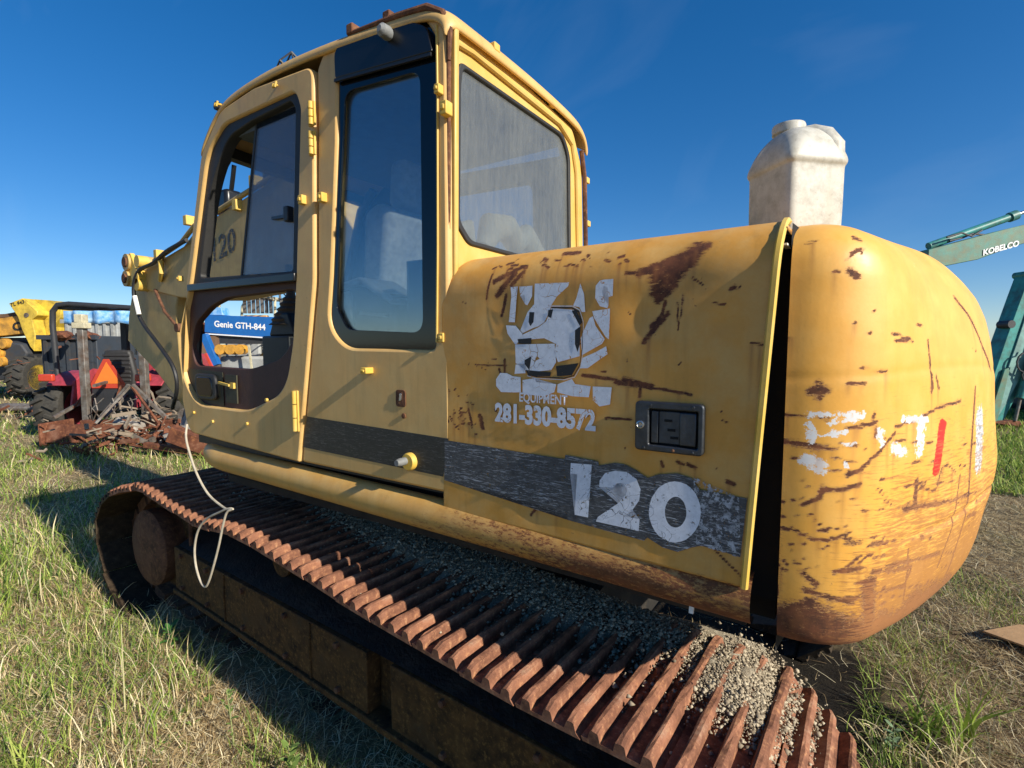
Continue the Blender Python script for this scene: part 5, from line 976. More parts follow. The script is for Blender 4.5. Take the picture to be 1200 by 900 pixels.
def implement():
    t = thing('box_blade', 'rusty box blade implement on the grass behind the red tractor', 'farm implement', (9.95, -2.15, 0), RZ)
    MB().prism([(-.05,.10),(.10,.08),(.12,.28),(.02,.40)], -1.25, .15, 'yz').build('blade', BM['rust'], t, bevel=.01)
    MB().box(-1.30,-1.255,-.1,.55,.05,.42).build('side_plate', BM['rust'], t, bevel=.01)
    MB().box(-.95,1.75,.30,.42,.30,.42).build('tool_bar', BM['rust'], t, bevel=.012)
    MB().box(.20,1.90,-.05,.05,.12,.22).build('skid', BM['rust'], t, bevel=.01)
    for x in (.3,.75,1.2,1.65): MB().prism([(.30,.35),(.40,.35),(.34,.05),(.22,-.02),(.28,.1)], x, x+.05, 'yz').build('shank', BM['rust'], t, bevel=.006)
    MB().bar((-.66,.36,.44),(-.12,.36,1.02),.055,.05).bar((.50,.36,.44),(-.06,.36,1.02),.055,.05).build('a_frame', BM['pipe'], t)
    MB().bar((-.10,.36,1.0),(-.42,-.02,.42),.035).build('brace', BM['pipe'], t); MB().bar((-.08,.36,1.0),(.72,-.02,.25),.035).build('brace', BM['rust'], t)
    MB().lathe([(.13,.15),(.14,.30),(.10,.34)], (.95,0,.52), 'y', 16).build('gearbox', BM['pipe'], t, smooth=True)
    MB().prism([(1.05,.25),(1.45,.42),(1.62,.62),(1.30,.58)], .1, .45).build('gear_guard', BM['rust'], t, bevel=.02)
    for x in (-.96, .07):
        p = MB().box(x-.055, x+.055, .42, .52, .28, 2.0).build('mast_post', BM['pipe'], t, bevel=.01)
        MB().box(x-.11, x+.11, .39, .55, 1.98, 2.08).box(x-.07, x+.07, .40, .54, 2.08, 2.22).build('post_cap', BM['cream'], p, bevel=.01)
    for k in range(7):
        x = -.72+.15*k; MB().tube([(x,.30,.42),(x+.12*(-1)**k,.26,.60+.03*k),(x+.05,.30,.80)], .010, 6).build('spring_wire', BM['pipe'], t)
implement()

# scrap between the implement and the excavator's nose
def scrap(name, label, cat, loc, build):
    t = thing(name, label, cat, loc, RZ); build(t); return t
def blob(name, mat, r, seed, sq=(1,1,1)):
    rr_ = random.Random(seed); bm = bmesh.new(); bmesh.ops.create_icosphere(bm, subdivisions=2, radius=r)
    for v in bm.verts: v.co = Vector((v.co.x*sq[0], v.co.y*sq[1], v.co.z*sq[2]))*rr_.uniform(.72, 1.2)
    me = bpy.data.meshes.new(name); bm.to_mesh(me); bm.free(); return link(name, me, mat)
specs = [('rubble_chunk','large pale rubble chunk below the dipper arm at the edge of the scrap','rubble','stone',(9.1,-2.95,.35),.34,(1,.8,1.1)),
 ('rubble_chunk','squat pale stone on the ground right of the rusty box blade','rubble','stone',(8.6,-2.75,.12),.22,(1.2,.8,.8)),
 ('rubble_chunk','light lump of broken concrete inside the scrap frame behind the tractor','rubble','stone',(10.3,-2.35,.28),.30,(1.5,.8,.7))]
for nm, lb, ct, mt, lc, r_, sq in specs:
    o = blob(nm, BM[mt], r_, int(r_*100), sq); o.location = lc; tag(o, lb, ct)
o = MB().box(-.32,.32,-.14,.14,-.1,.1).build('concrete_block', BM['stone'], None, bevel=.02, loc=(8.75,-2.62,.33), rot=(.15,-.35,RZ)); tag(o, 'tan block lying tilted on the scrap beside the dipper arm', 'block')
o = MB().box(-.42,.42,-.09,.09,-.12,.12).build('steel_channel', BM['rust'], None, bevel=.01, loc=(8.15,-2.50,.22), rot=(.1,.42,RZ+.2)); tag(o, 'rusty steel channel sloping off the scrap heap under the excavator nose', 'steel offcut')
o = MB().box(-.5,.5,-.05,.05,-.04,.04).build('steel_bar', BM['rust'], None, bevel=.006, loc=(8.5,-2.32,.12), rot=(0,.12,RZ-.1)); tag(o, 'flat rusty bar lying in the dry grass in front of the scrap', 'steel offcut')
for k, (lb, lc, rt_) in enumerate((('crooked dead branch leaning across the box blade frame', (10.2,-2.20,.5), (.3,.7,2.9)), ('thin dead branch rising to the right behind the box blade', (10.1,-2.75,.55), (-.5,1.0,3.4)), ('pale forked branch lying low in the scrap behind the tractor', (9.9,-2.5,.35), (.2,-.3,3.8)))):
    r0 = random.Random(k); pts = [(0,0,0)]
    for i in range(7): pts.append((pts[-1][0]+.13, pts[-1][1]+r0.uniform(-.07,.07), pts[-1][2]+r0.uniform(-.07,.07)))
    b_ = MB().tube([(x-.45,y,z) for x,y,z in pts], [.022-.0024*i for i in range(8)], 6)
    for i in (2,4,5): p = pts[i]; b_.tube([(p[0]-.45,p[1],p[2]),(p[0]-.33,p[1]+.1,p[2]+r0.uniform(-.15,.2)),(p[0]-.2,p[1]+.14,p[2]+r0.uniform(-.2,.3))],[.012,.008,.003],5)
    o = b_.build('dead_branch', BM['wood'], None, smooth=True, loc=lc, rot=rt_); tag(o, lb, 'branch', 'dead branches in the scrap')

def jumble(name, label, cat, cx, cy, sx, sy, n, mats, seed, h=.3):
    r0 = random.Random(seed); mb = MB()
    for k in range(n):
        a = r0.uniform(0, PI); l = r0.uniform(.06, .40); x = cx+r0.gauss(0, sx); y = cy+r0.gauss(0, sy); z = abs(r0.gauss(.05, h)); w = r0.uniform(.008, .045); e = r0.uniform(-.7, .7)
        p = Vector((x, y, z)); d = Vector((math.cos(a)*math.cos(e), math.sin(a)*math.cos(e), math.sin(e)))*l/2
        if k % 3: mb.bar(p-d, p+d, w, w*r0.uniform(.3, 2.2))
        else: mb.tube([p-d, p+Vector((r0.uniform(-.05,.05),)*3), p+d], w*.5, 6)
    o = mb.build(name, mats, None, kind='stuff'); tag(o, label, cat); return o
jumble('small_scrap', 'jumble of small rusty offcuts piled right behind the box blade', 'scrap', 9.7, -2.35, .35, .45, 150, BM['rust'], 1, .22)
jumble('small_scrap', 'pale dead twigs and wire tangled in the implement frame', 'scrap', 9.9, -2.3, .3, .45, 120, BM['wood'], 2, .28)
jumble('small_scrap', 'grey scrap and dark parts lying by the foot of the dipper arm', 'scrap', 9.1, -2.75, .35, .25, 110, BM['pipe'], 3, .2)
jumble('small_scrap', 'brown scrap heaped in front of the dark container', 'scrap', 15.4, -3.6, .5, .7, 160, BM['rust'], 4, .7)
jumble('small_scrap', 'orange and brown scrap beneath the blue telehandler boom', 'scrap', 9.6, -4.5, .5, .4, 120, BM['orange'], 5, .6)
def dump_truck():
    t = thing('telehandler', 'yellow telehandler with orange boom lettered CAT parked beyond the tractor', 'telehandler', (22.13, -3.84, 0), RZ)
    wheel('wheel', t, (.10, .0, .66), .66, .55, BM['rim'], 'x', 18)
    wheel('wheel', t, (.30, 3.0, .66), .66, .55, BM['rim'], 'x', 18); wheel('wheel', t, (-3.0, .4, .66), .66, .55, BM['rim'], 'x', 18)
    bo = MB().prism([(-3.4,2.35),(-.9,2.58),(-.28,2.68),(-.08,2.10),(-.95,2.0),(-3.4,1.85)], .2, .85).build('boom', BM['orange'], t, bevel=.02)
    MB().prism([(-3.4,2.58),(-.90,2.72),(-.35,2.82),(-.32,2.70),(-.9,2.60),(-3.4,2.42)], .3, .7).build('inner_boom', BM['brown'], t, bevel=.01)
    lettering('boom_lettering', 'CAT', .36, BM['klet'], bo, lambda x, z, o: (-.60+x*1.1, .19, z + x*.12), (0, 2.17), bold=.018, sx=1.0)
    hd = MB().prism([(-.48,3.03),(-.03,3.20),(.42,2.78),(.42,2.66),(.22,2.52),(.30,2.05),(.22,.95+.55),(.10,1.66),(-.12,2.20),(-.22,2.60)], .0, .95).build('boom_head', BM['yellow'], t, bevel=.02)
    MB().prism([(-.03,3.20),(.52,3.16),(.86,2.98),(.80,2.60),(.50,2.30),(.46,1.75),(.22,1.30),(.10,1.62),(.30,2.05),(.24,2.52),(.42,2.70)], .4, 1.3).build('head_side', BM['yellow'], hd, bevel=.02)
    lettering('head_lettering', 'TL 943', .16, BM['klet'], hd, lambda x, z, o: (-.42+x, -.012, z + x*.25), (0, 2.92), bold=.004)
    MB().lathe([(.075,-.02),(.075,.02)], (.07,0,2.66), 'y', 14).build('pin_cover', BM['pipe'], hd)
    MB().box(-3.6,.3,.5,2.4,1.35,1.95).build('hood', BM['navy'], t, bevel=.06)
    MB().box(-3.6,-.5,.2,2.6,.55,1.35).build('chassis', BM['black'], t, bevel=.05)
    MB().prism([(-1.0,1.15),(-.15,1.0),(.1,1.45),(-.1,1.75),(-.8,1.85)], -.1, .6).build('mud_guard', BM['navy'], t, bevel=.05)
    for i, (x, z) in enumerate(((-.55,1.75),(-.75,1.45),(-.70,1.18))): MB().lathe([(.16,-.25),(.17,-.05),(.08,.0)], (x,0,z), 'y', 12).build('counterweight_lug', BM['orange'], t, smooth=True)
    MB().box(.35,.95,.5,1.4,.9,1.8).build('engine_box', BM['black'], t, bevel=.05)
dump_truck()

def skip(loc, w, h, mat, lb, nribs=5):
    t = thing('steel_container', lb, 'container', loc, RZ)
    MB().box(-w/2,w/2,0,2.0,0,h).build('container_wall', BM[mat], t, bevel=.02)
    for k in range(nribs):
        x = -w/2 + w*(k+.5)/nribs; MB().box(x-.04,x+.04,-.06,-.002,.05,h-.06).build('rib', BM[mat], t)
    MB().box(-w/2-.04,w/2+.04,-.09,-.002,h-.10,h+.02).build('top_rail', BM[mat], t)
skip((17.6,-3.65,0), 1.5, 1.95, 'navy', 'dark blue-grey steel container behind the left roll bar post'); skip((20.4,-5.0,0), 1.7, 2.5, 'grey', 'tall pale grey container standing behind the dark one', 7)
for lc, lb, sz in (((17.0,-3.35,1.95), 'pinkish scrap lump on top of the dark container, left one', .22), ((17.3,-3.95,1.93), 'brown scrap drum on top of the dark container, right one', .26)):
    o = blob('scrap_lump', BM['rust'], sz, int(sz*100), (1.4,1,.6)); o.location = lc; tag(o, lb, 'scrap')
def shed(loc, w, d, h, mat, lb, roofm, win=True):
    t = thing('shed', lb, 'shed', loc, RZ)
    wl_ = MB().box(-w/2,w/2,0,d,0,h).build('wall', BM[mat], t)
    rfm = MB().prism([(-.3,h),(d/2,h+.7),(d+.3,h),(d+.3,h-.1),(d/2,h+.58),(-.3,h-.1)], -w/2-.3, w/2+.3, 'yz').build('roof', BM[roofm], t)
    for k in range(max(2, int(w/1.2))):
        x = -w/2 + w*(k+.5)/max(2, int(w/1.2)); MB().box(x-.02,x+.02,-.03,.0-.002,0,h).build('batten', BM[mat], wl_)
    MB().box(-w*.3,-w*.05,-.05,-.004,0,2.1).build('door', BM['navy'], wl_); MB().box(w*.1,w*.3,-.05,-.004,1.2,2.0).build('window', M['frit'], wl_)
shed((28.3,-8.75,0), 4.2, 4, 2.2, 'brown', 'low brown shed behind the tractor and the excavator nose', 'rust')
shed((36.0,-8.5,0), 3.0, 4, 3.2, 'brown', 'distant shed whose reddish roof peeps over the tractor canopy', 'rust')
def pallet(loc, lb, n, mat):
    t = thing('pipe_stack', lb, 'pipes', loc, RZ)
    for k in range(n): MB().tube([(-.9,.1*k,.15+.02*(k%2)),(.9,.1*k,.15)], .07, 8).build('pipe', BM[mat], t, smooth=True)
pallet((16.9,-2.6,0), 'bundle of grey pipes on the ground left of the dark container', 5, 'pipe')

def genie():
    t = thing('blue_telehandler', 'blue telehandler lettered GTH seen through the lower cab window', 'telehandler', (8.99, -3.59, 0), RZ)
    b_ = MB().prism([(-.56,2.22),(1.6,2.16),(2.6,2.10),(2.6,1.70),(1.6,1.68),(-.58,1.92)], .0, .35).build('boom', BM['genie'], t, bevel=.01)
    MB().prism([(-.56,1.905),(2.6,1.70),(2.6,1.675),(-.56,1.885)], -.004, .36).build('white_line', BM['wlet'], b_)
    MB().prism([(-.52,2.22),(-.27,2.22),(-.30,2.36),(-.52,2.34)], .05, .3).build('boom_bracket', BM['tarp'], b_, bevel=.01)
    lettering('boom_lettering', 'Genie GTH-844', .148, BM['wlet'], b_, lambda x, z, o: (-.40+x, -.006, z - x*.07), (0, 2.02), bold=.004, sx=.92)
    MB().bar((-.55,-.05,1.88),(-.35,-.05,1.35),.12,.10).build('lift_strut', BM['genie'], t)
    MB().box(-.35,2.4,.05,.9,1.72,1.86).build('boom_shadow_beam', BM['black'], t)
    MB().box(-.40,.55,.1,1.2,1.18,1.50).build('engine_cover', BM['grey'], t, bevel=.05)
    for k, x in enumerate((-.30,-.12,.05)): MB().lathe([(.09,-.05),(.09,.10),(.05,.12)], (x,0,1.62), 'y', 14).build('hydraulic_fitting', BM['orange'], t, smooth=True)
    MB().box(.55,1.1,.2,.9,1.45,1.72).build('control_box', BM['yellow'], t, bevel=.03)
    MB().box(-.2,.15,-.10,.0,1.13,1.26).build('valve_block', BM['black'], t, bevel=.02)
    MB().bar((.25,-.12,1.70),(.30,-.12,1.15),.03).build('stand_pipe', BM['cream'], t)
    MB().bar((-.50,-.12,1.55),(-.30,-.12,1.10),.04).build('hose', BM['lamp'], t)
    MB().box(-.6,2.4,.2,1.4,.45,1.18).build('chassis', BM['navy'], t, bevel=.05)
    wheel('wheel', t, (-.2,.9,.5), .5, .35, BM['rim'], 'x', 14); wheel('wheel', t, (1.9,.9,.5), .5, .35, BM['rim'], 'x', 14)
genie()
def forklift():
    t = thing('yellow_loader', 'yellow loader with cream roll cage and grey grille behind the blue telehandler', 'loader', (12.6, -5.98, 0), RZ)
    MB().box(-.9,.0,.2,1.6,.6,2.1).build('body', BM['grey'], t, bevel=.05)
    MB().box(-.28,.32,-.02,.1,2.05,2.45).build('yellow_panel', BM['orange'], t, bevel=.02)
    for k in range(7): MB().box(-.30+.11*k,-.235+.11*k,.02,.08,2.50,2.95).build('grille_bar', BM['pipe'], t)
    for k in range(6): MB().tube([(.95+.10*k,.1,1.9),(.95+.10*k,.1,3.1)], .035, 8).build('exhaust_pipe', BM['pipe'], t, smooth=True)
    for y in (0, 1.1):
        MB().tube([(-.95,y,2.0),(-.88,y,2.75),(-.75,y,2.98),(.35,y,2.90),(.52,y,2.82),(.50,y,2.0)], .035, 8).build('roll_cage', BM['cream'], t, smooth=True)
    MB().bar((-.8,0,2.97),(-.8,1.1,2.97),.05).bar((.4,0,2.90),(.4,1.1,2.9),.05).build('cage_bar', BM['cream'], t)
    MB().box(.3,1.6,.3,1.7,.5,2.0).build('bonnet', BM['yellow'], t, bevel=.05)
    wheel('wheel', t, (-.6,.4,.5), .5, .35, BM['rim'], 'x', 14); wheel('wheel', t, (1.2,.4,.5), .5, .35, BM['rim'], 'x', 14)
forklift()

# ---- lattice masts seen above and through the cab
def lattice(name, label, a, b, w, mat, bays=12, r=.025, diag=.016):
    a = Vector(a); b = Vector(b); t = thing(name, label, 'crane boom', a, 0)
    d = b-a; ax = d.normalized(); s1 = ax.cross(Vector((.3,.9,.1))).normalized(); s2 = ax.cross(s1)
    cs = [s1*w/2*i + s2*w/2*j for i, j in ((-1,-1),(1,-1),(1,1),(-1,1))]
    for c in cs: MB().tube([c, c+d], r, 6).build('chord', mat, t)
    for k in range(bays):
        p0, p1 = d*(k/bays), d*((k+1)/bays)
        for q in range(4):
            m_ = MB().tube([p0+cs[q], p1+cs[(q+1) % 4]] if k % 2 else [p1+cs[q], p0+cs[(q+1) % 4]], diag, 5); m_.tube([p1+cs[q], p1+cs[(q+1) % 4]], diag, 5); m_.build('lacing', mat, t)
    return t
lattice('lattice_mast', 'grey steel lattice mast rising behind the open side window of the cab', (9.9,-5.9,0), (10.6,-5.6,6.9), .85, simple('dark_lattice_steel', (.09,.085,.08), .6), 16)
lattice('lattice_boom', 'yellow lattice crane boom seen through the black-bordered cab window', (5.6,-9.4,0), (9.6,-6.2,6.0), .75, BM['yellow'], 16, .035, .022)
lattice('lattice_boom', 'dark narrow lattice boom whose tip just shows above the cab roof', (5.76,-12.5,0), (9.62,-5.05,7.28), .35, BM['black'], 26, .025, .018)

# ---- green excavator to the right
def green():
    t = thing('green_excavator', 'teal green excavator with white lettering on its boom at the right edge', 'excavator', (-2.62, -13.13, 0), RZ)
    # local x 0 at the middle of what shows, .0175 m to a pixel of the picture
    MB().prism([(-1.75,3.62),(-.2,4.03),(.35,4.16),(1.4,4.40),(2.2,4.2),(2.2,3.7),(1.3,3.98),(.35,3.80),(-.15,3.64),(-.75,3.42),(-1.75,3.22)], 0, .42).build('boom', BM['tealr'], t, bevel=.012)
    MB().prism([(.18,3.96),(.42,3.99),(.62,3.86),(.36,3.83)], -.012, -.004).build('white_flash', BM['wlet'], t)
    lettering('boom_lettering', 'KOBELCO', .16, BM['wlet'], t, lambda x, z, o: (-.66+x, -.012, z + x*.27), (0, 3.50), bold=.006, sx=.98)
    cy = MB().tube([(-1.6,.2,3.72),(.18,.2,4.36)], .075, 14).build('cylinder', BM['teal'], t, smooth=True)
    MB().tube([(.02,.2,4.30),(.16,.2,4.352)], .10, 14).build('gland', BM['teal'], cy, smooth=True)
    MB().tube([(.18,.2,4.36),(1.6,.2,4.87)], .035, 12).build('rod', M['bright'], cy, smooth=True)
    for k, pts in enumerate(([(-1.4,.0,3.86),(-1.1,.0,3.95),(-.9,.0,3.88),(-.7,.0,4.0)], [(-1.3,.05,3.80),(-1.05,.05,3.86),(-.85,.05,3.94),(-.6,.05,3.92)])): MB().tube(pts, .02, 6).build('hose', BM['black'], t, smooth=True)
    # dipper arm hanging to the ground
    ar = MB().prism([(.46,3.20),(.34,3.16),(.20,2.70),(-.05,1.85),(-.32,.85),(-.42,.10),(-.22,.06),(.0,.10),(.28,.75),(.9,2.2),(1.4,2.9)], .0, .32).build('dipper_arm', BM['teal'], t, bevel=.012)
    MB().prism([(.02,1.25),(-.18,.10),(-.38,.12),(-.30,.40),(-.1,1.2)], -.06, -.005).build('arm_side', BM['tealr'], ar, bevel=.01)
    MB().prism([(.42,2.8),(.9,2.6),(.45,1.45),(.02,.5),(-.15,.2),(-.28,.2),(.10,1.6)], -.03, -.004).build('arm_panel', simple('pale_teal_paint', (.22,.42,.38), .5, 0, .4, 5, grime=.5), ar, bevel=.008)
    MB().tube([(.50,-.1,1.75),(.22,-.1,.62)], .075, 12).build('bucket_cylinder', BM['teal'], ar, smooth=True); MB().tube([(.22,-.1,.62),(.15,-.1,.15)], .03, 10).build('cylinder_rod', BM['pipe'], ar, smooth=True)
    MB().tube([(.28,-.12,1.62)]+[(.25+.17*math.cos(a),-.12,1.35+.20*math.sin(a)) for a in [PI/2+i*.5 for i in range(11)]], .018, 6).build('hose', BM['black'], ar, smooth=True)
    MB().tube([(.6,-.12,1.7),(.35,-.14,1.5),(.20,-.12,1.1),(.30,-.1,.85)], .018, 6).build('hose', BM['black'], ar, smooth=True)
    MB().lathe([(.07,-.06),(.07,.36)], (.38,0,3.14), 'y', 14).build('pin_boss', BM['teal'], ar); MB().lathe([(.08,-.06),(.08,.2)], (-.02,0,2.12), 'y', 14).build('pin_boss', BM['black'], ar)
    MB().prism([(-.42,.12),(.10,.05),(.45,-.0),(.40,.12),(.1,.16)], -.1, .5).build('bucket_link', BM['rust'], ar, bevel=.01)
    # body further right, outside most of the picture
    MB().box(2.2,4.8,-.6,2.2,.9,2.1).build('house', BM['teal'], t, bevel=.08); MB().box(2.0,5.0,-.9,2.6,.15,.85).build('tracks', BM['black'], t, bevel=.15)
    MB().box(2.2,3.3,-.6,.4,2.1,2.9).build('cab', BM['teal'], t, bevel=.08)
green()

o = MB().prism([(0,0),(.34,.10),(.60,.02),(.62,-.40),(.50,-.62),(.30,-.34)], 0, .012, 'xy').build('cardboard_sheet', simple('brown_cardboard', (.44,.27,.13), .9), None, bevel=.003, loc=(-.68,-2.62,.045), rot=(.06,-.05,3.6)); o.scale = (.72,.72,1); tag(o, 'torn flat piece of brown cardboard on the straw at the right edge', 'cardboard')  # plain brown cardboard colour

# ================================================================== GROUND
def ground_h(x, y):
    return (.035*np.sin(x*.9+1.3)*np.cos(y*1.1) + .02*np.sin(x*2.7)*np.sin(y*3.1+1) + .012*np.sin(x*6.1+y*4.7))*np.clip(1.2-np.hypot(x, y-1.2)/60, .0, 1)
nr, na = 150, 200
r_ = .25*np.power(2500/.25, np.linspace(0, 1, nr)); a_ = np.linspace(0, 2*PI, na)
X = r_[:,None]*np.cos(a_)[None]; Y = 1.2 + r_[:,None]*np.sin(a_)[None]; Z = ground_h(X, Y)
gme = grid_mesh('ground', np.stack([X, Y, Z], -1))
m = N('dry_grassy_soil'); n1 = m.noise(1.1, 5, .6); n2 = m.noise(22, 8, .75); n3 = m.noise(90, 5, .7, m.vec((1,3,1)))
c = m.mix(m.ramp(n2, .35, .65), (.16,.115,.06), (.38,.30,.17)); c = m.mix(m.ramp(n3, .5, .7, 0, .6), c, (.40,.31,.17))
c = m.mix(m.ramp(n1, .48, .66, 0, .6), c, (.085,.10,.028))
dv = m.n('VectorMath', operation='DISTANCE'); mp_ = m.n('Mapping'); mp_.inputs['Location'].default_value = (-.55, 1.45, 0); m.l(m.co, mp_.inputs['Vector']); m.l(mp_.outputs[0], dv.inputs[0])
oil = m.ramp(m.math('ADD', dv.outputs['Value'], m.math('MULTIPLY', m.math('SUBTRACT', m.noise(5, 6, .7), .5), 1.1)), .78, 1.12, 1, 0)  # deep shade under the counterweight, painted into the ground colour
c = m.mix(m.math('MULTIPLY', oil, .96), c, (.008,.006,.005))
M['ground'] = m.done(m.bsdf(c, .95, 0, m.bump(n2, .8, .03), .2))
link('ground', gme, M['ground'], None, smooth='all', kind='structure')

# ---- grass: many separate blades, one object per kind of cover
def blades(name, label, cat, pos, length, width, lean, curl, colour, segs=3, lift=.0, droop=0.0):
    """pos (n,2); each blade a tapering ribbon bending over along its lean"""
    n = len(pos); az = rng.uniform(0, 2*PI, n); zz = ground_h(pos[:,0], pos[:,1]) + lift
    d = np.stack([np.cos(az), np.sin(az)], 1); s_ = np.stack([-np.sin(az), np.cos(az)], 1)
    tw = rng.uniform(-1, 1, n)
    V = np.zeros((n, segs*2+1, 3)); ang = lean.copy(); p = np.stack([pos[:,0], pos[:,1], zz-.005], 1); st_ = length/segs; side = rng.normal(0, .35, n)
    for k in range(segs+1):
        w_ = width*(1-(k/segs)**1.6)*.5
        if k < segs:
            V[:,2*k] = p + np.stack([s_[:,0]*w_, s_[:,1]*w_, w_*.4*tw], 1); V[:,2*k+1] = p - np.stack([s_[:,0]*w_, s_[:,1]*w_, w_*.4*tw], 1)
            dd = d*np.cos(side*k)[:,None] + s_*np.sin(side*k)[:,None]
            p = p + np.stack([dd[:,0]*np.sin(ang)*st_, dd[:,1]*np.sin(ang)*st_, np.cos(ang)*st_], 1); ang = ang + curl
            p[:,2] = np.maximum(p[:,2], zz + .003)
        else: V[:,2*k] = p
    nv = segs*2+1; tri = []
    for k in range(segs-1): tri += [(2*k,2*k+1,2*k+3),(2*k,2*k+3,2*k+2)]
    tri.append((2*segs-2, 2*segs-1, 2*segs)); tri = np.array(tri)
    F_ = (tri[None] + (np.arange(n)*nv)[:,None,None]).reshape(-1, 3)
    me = bpy.data.meshes.new(name); me.vertices.add(n*nv); me.vertices.foreach_set('co', V.astype(np.float32).ravel())
    me.loops.add(F_.size); me.loops.foreach_set('vertex_index', F_.ravel().astype(np.int32)); me.polygons.add(len(F_))
    me.polygons.foreach_set('loop_start', (np.arange(len(F_))*3).astype(np.int32)); me.polygons.foreach_set('loop_total', np.full(len(F_), 3, np.int32)); me.update(calc_edges=True)
    cc = np.repeat(np.concatenate([colour, np.ones((n, 1))], 1)[:,None], nv, 1); a = me.color_attributes.new('tint', 'FLOAT_COLOR', 'POINT'); a.data.foreach_set('color', cc.astype(np.float32).ravel())
    o = link(name, me, M['blade'], None, kind='stuff'); tag(o, label, cat); return o
m = N('grass_blade'); a = m.attr('tint'); df = m.bsdf(a.outputs['Color'], .6, 0, None, .3); tl = m.n('BsdfTranslucent'); m.l(a.outputs['Color'], tl.inputs[0]); ms = m.n('MixShader'); ms.inputs[0].default_value = .30
m.l(df, ms.inputs[1]); m.l(tl.outputs[0], ms.inputs[2]); M['blade'] = m.done(ms.outputs[0])
def scatter(n, az0, az1, r0, r1, power=1.0):
    """even in azimuth, density falling with distance from where one stands"""
    a = np.radians(rng.uniform(az0, az1, n)); u = rng.random(n); r = r0*(r1/r0)**(u**power); return np.stack([r*np.cos(a), 1.232 + r*np.sin(a)], 1)
def tintset(n, cols, jit=.2):
    c = np.array(cols)[rng.integers(0, len(cols), n)]; return c*rng.uniform(1-jit, 1+jit, (n, 1))
STRAW = [(.70,.55,.30),(.78,.66,.40),(.58,.43,.22),(.44,.31,.15),(.82,.72,.48),(.28,.19,.10)]
GREEN = [(.24,.34,.055),(.33,.43,.07),(.16,.26,.045),(.44,.50,.12),(.09,.17,.03)]
def in_under_shade(p): return ((p[:,0]-.55)/1.0)**2 + ((p[:,1]+1.45)/.98)**2 < 1.0 + rng.normal(0, .15, len(p))  # inside the painted shade patch, where most straw is left out
def keep_off(p):
    """keep tall growth from growing through the machine"""
    x, y = p[:,0], p[:,1]; return ~((x > -.1) & (x < 4.25) & (y < .10-.045*x) & (y > -2.7))
def patch(p, f, ph, lo):
    return (np.sin(p[:,0]*f+ph)*np.cos(p[:,1]*f*1.2-ph) + .5*np.sin(p[:,0]*f*2.3+p[:,1]*f*1.9+ph) + rng.normal(0, .35, len(p))) > lo
p = scatter(250000, -62, 12, .9, 13, 1.0); p = p[(keep_off(p) | (rng.random(len(p)) < .25)) & ~(in_under_shade(p) & (rng.random(len(p)) < .95))]; n = len(p)
blades('straw_litter', 'matted dry straw on the ground left of the tracks', 'dry grass', p, rng.uniform(.04,.13,n), rng.uniform(.0014,.0036,n)*(1+np.hypot(p[:,0],p[:,1]-1.2)*.16), rng.uniform(.9,1.75,n), rng.normal(.1,.35,n), tintset(n, STRAW), lift=.008)
p = scatter(110000, -62, 12, .9, 16, 1.0); p = p[patch(p, 1.7, .4, -.35) & keep_off(p)]; n = len(p)
blades('green_grass', 'short green grass growing through the straw left of the tracks', 'grass', p, rng.uniform(.03,.15,n), rng.uniform(.002,.0045,n)*(1+np.hypot(p[:,0],p[:,1]-1.2)*.12), rng.uniform(.1,1.0,n), rng.uniform(.1,.5,n), tintset(n, GREEN+[(.30,.33,.09)]))
p = scatter(26000, -52, -2, 4.5, 16, 1.2); p = p[patch(p, .9, 2.0, -.1) & keep_off(p)]; n = len(p)
blades('long_grass', 'long green grass and pale stalks before the parked tractor', 'grass', p, rng.uniform(.10,.34,n), rng.uniform(.004,.009,n)*(1+np.hypot(p[:,0],p[:,1]-1.2)*.05), rng.uniform(.0,.7,n), rng.uniform(.1,.5,n), tintset(n, GREEN+GREEN+STRAW[:2]), segs=4)
p = scatter(150000, -112, -62, 1.2, 16, 1.0); p = p[(keep_off(p) | (rng.random(len(p)) < .3)) & ~(in_under_shade(p) & (rng.random(len(p)) < .93))]; n = len(p)
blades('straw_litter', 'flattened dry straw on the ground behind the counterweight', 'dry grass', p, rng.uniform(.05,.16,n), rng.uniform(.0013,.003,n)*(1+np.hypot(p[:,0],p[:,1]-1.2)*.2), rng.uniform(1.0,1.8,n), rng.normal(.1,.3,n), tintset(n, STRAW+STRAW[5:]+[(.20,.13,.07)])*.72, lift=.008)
p = scatter(34000, -112, -70, 1.2, 5, 1.0); p = p[patch(p, 2.2, 1.0, .15) & keep_off(p)]; n = len(p)
blades('green_grass', 'thin green grass under the rear of the counterweight', 'grass', p, rng.uniform(.03,.12,n), rng.uniform(.002,.0045,n), rng.uniform(.1,1.1,n), rng.uniform(.1,.5,n), tintset(n, GREEN))
p = scatter(42000, -112, -85, 8, 40, 1.0); n = len(p)
blades('green_grass', 'green lawn around the foot of the teal excavator arm', 'grass', p, rng.uniform(.08,.22,n), rng.uniform(.010,.022,n)*(np.hypot(p[:,0],p[:,1]-1.2)/11), rng.uniform(.1,.9,n), rng.uniform(.1,.4,n), tintset(n, GREEN))
p = scatter(30000, -62, 12, 13, 60, 1.0); n = len(p)
blades('far_grass', 'rough grass in the yard beyond the tractor', 'grass', p, rng.uniform(.10,.25,n), rng.uniform(.016,.03,n)*(np.hypot(p[:,0],p[:,1]-1.2)/16), rng.uniform(.1,.9,n), rng.uniform(.1,.4,n), tintset(n, GREEN+STRAW))

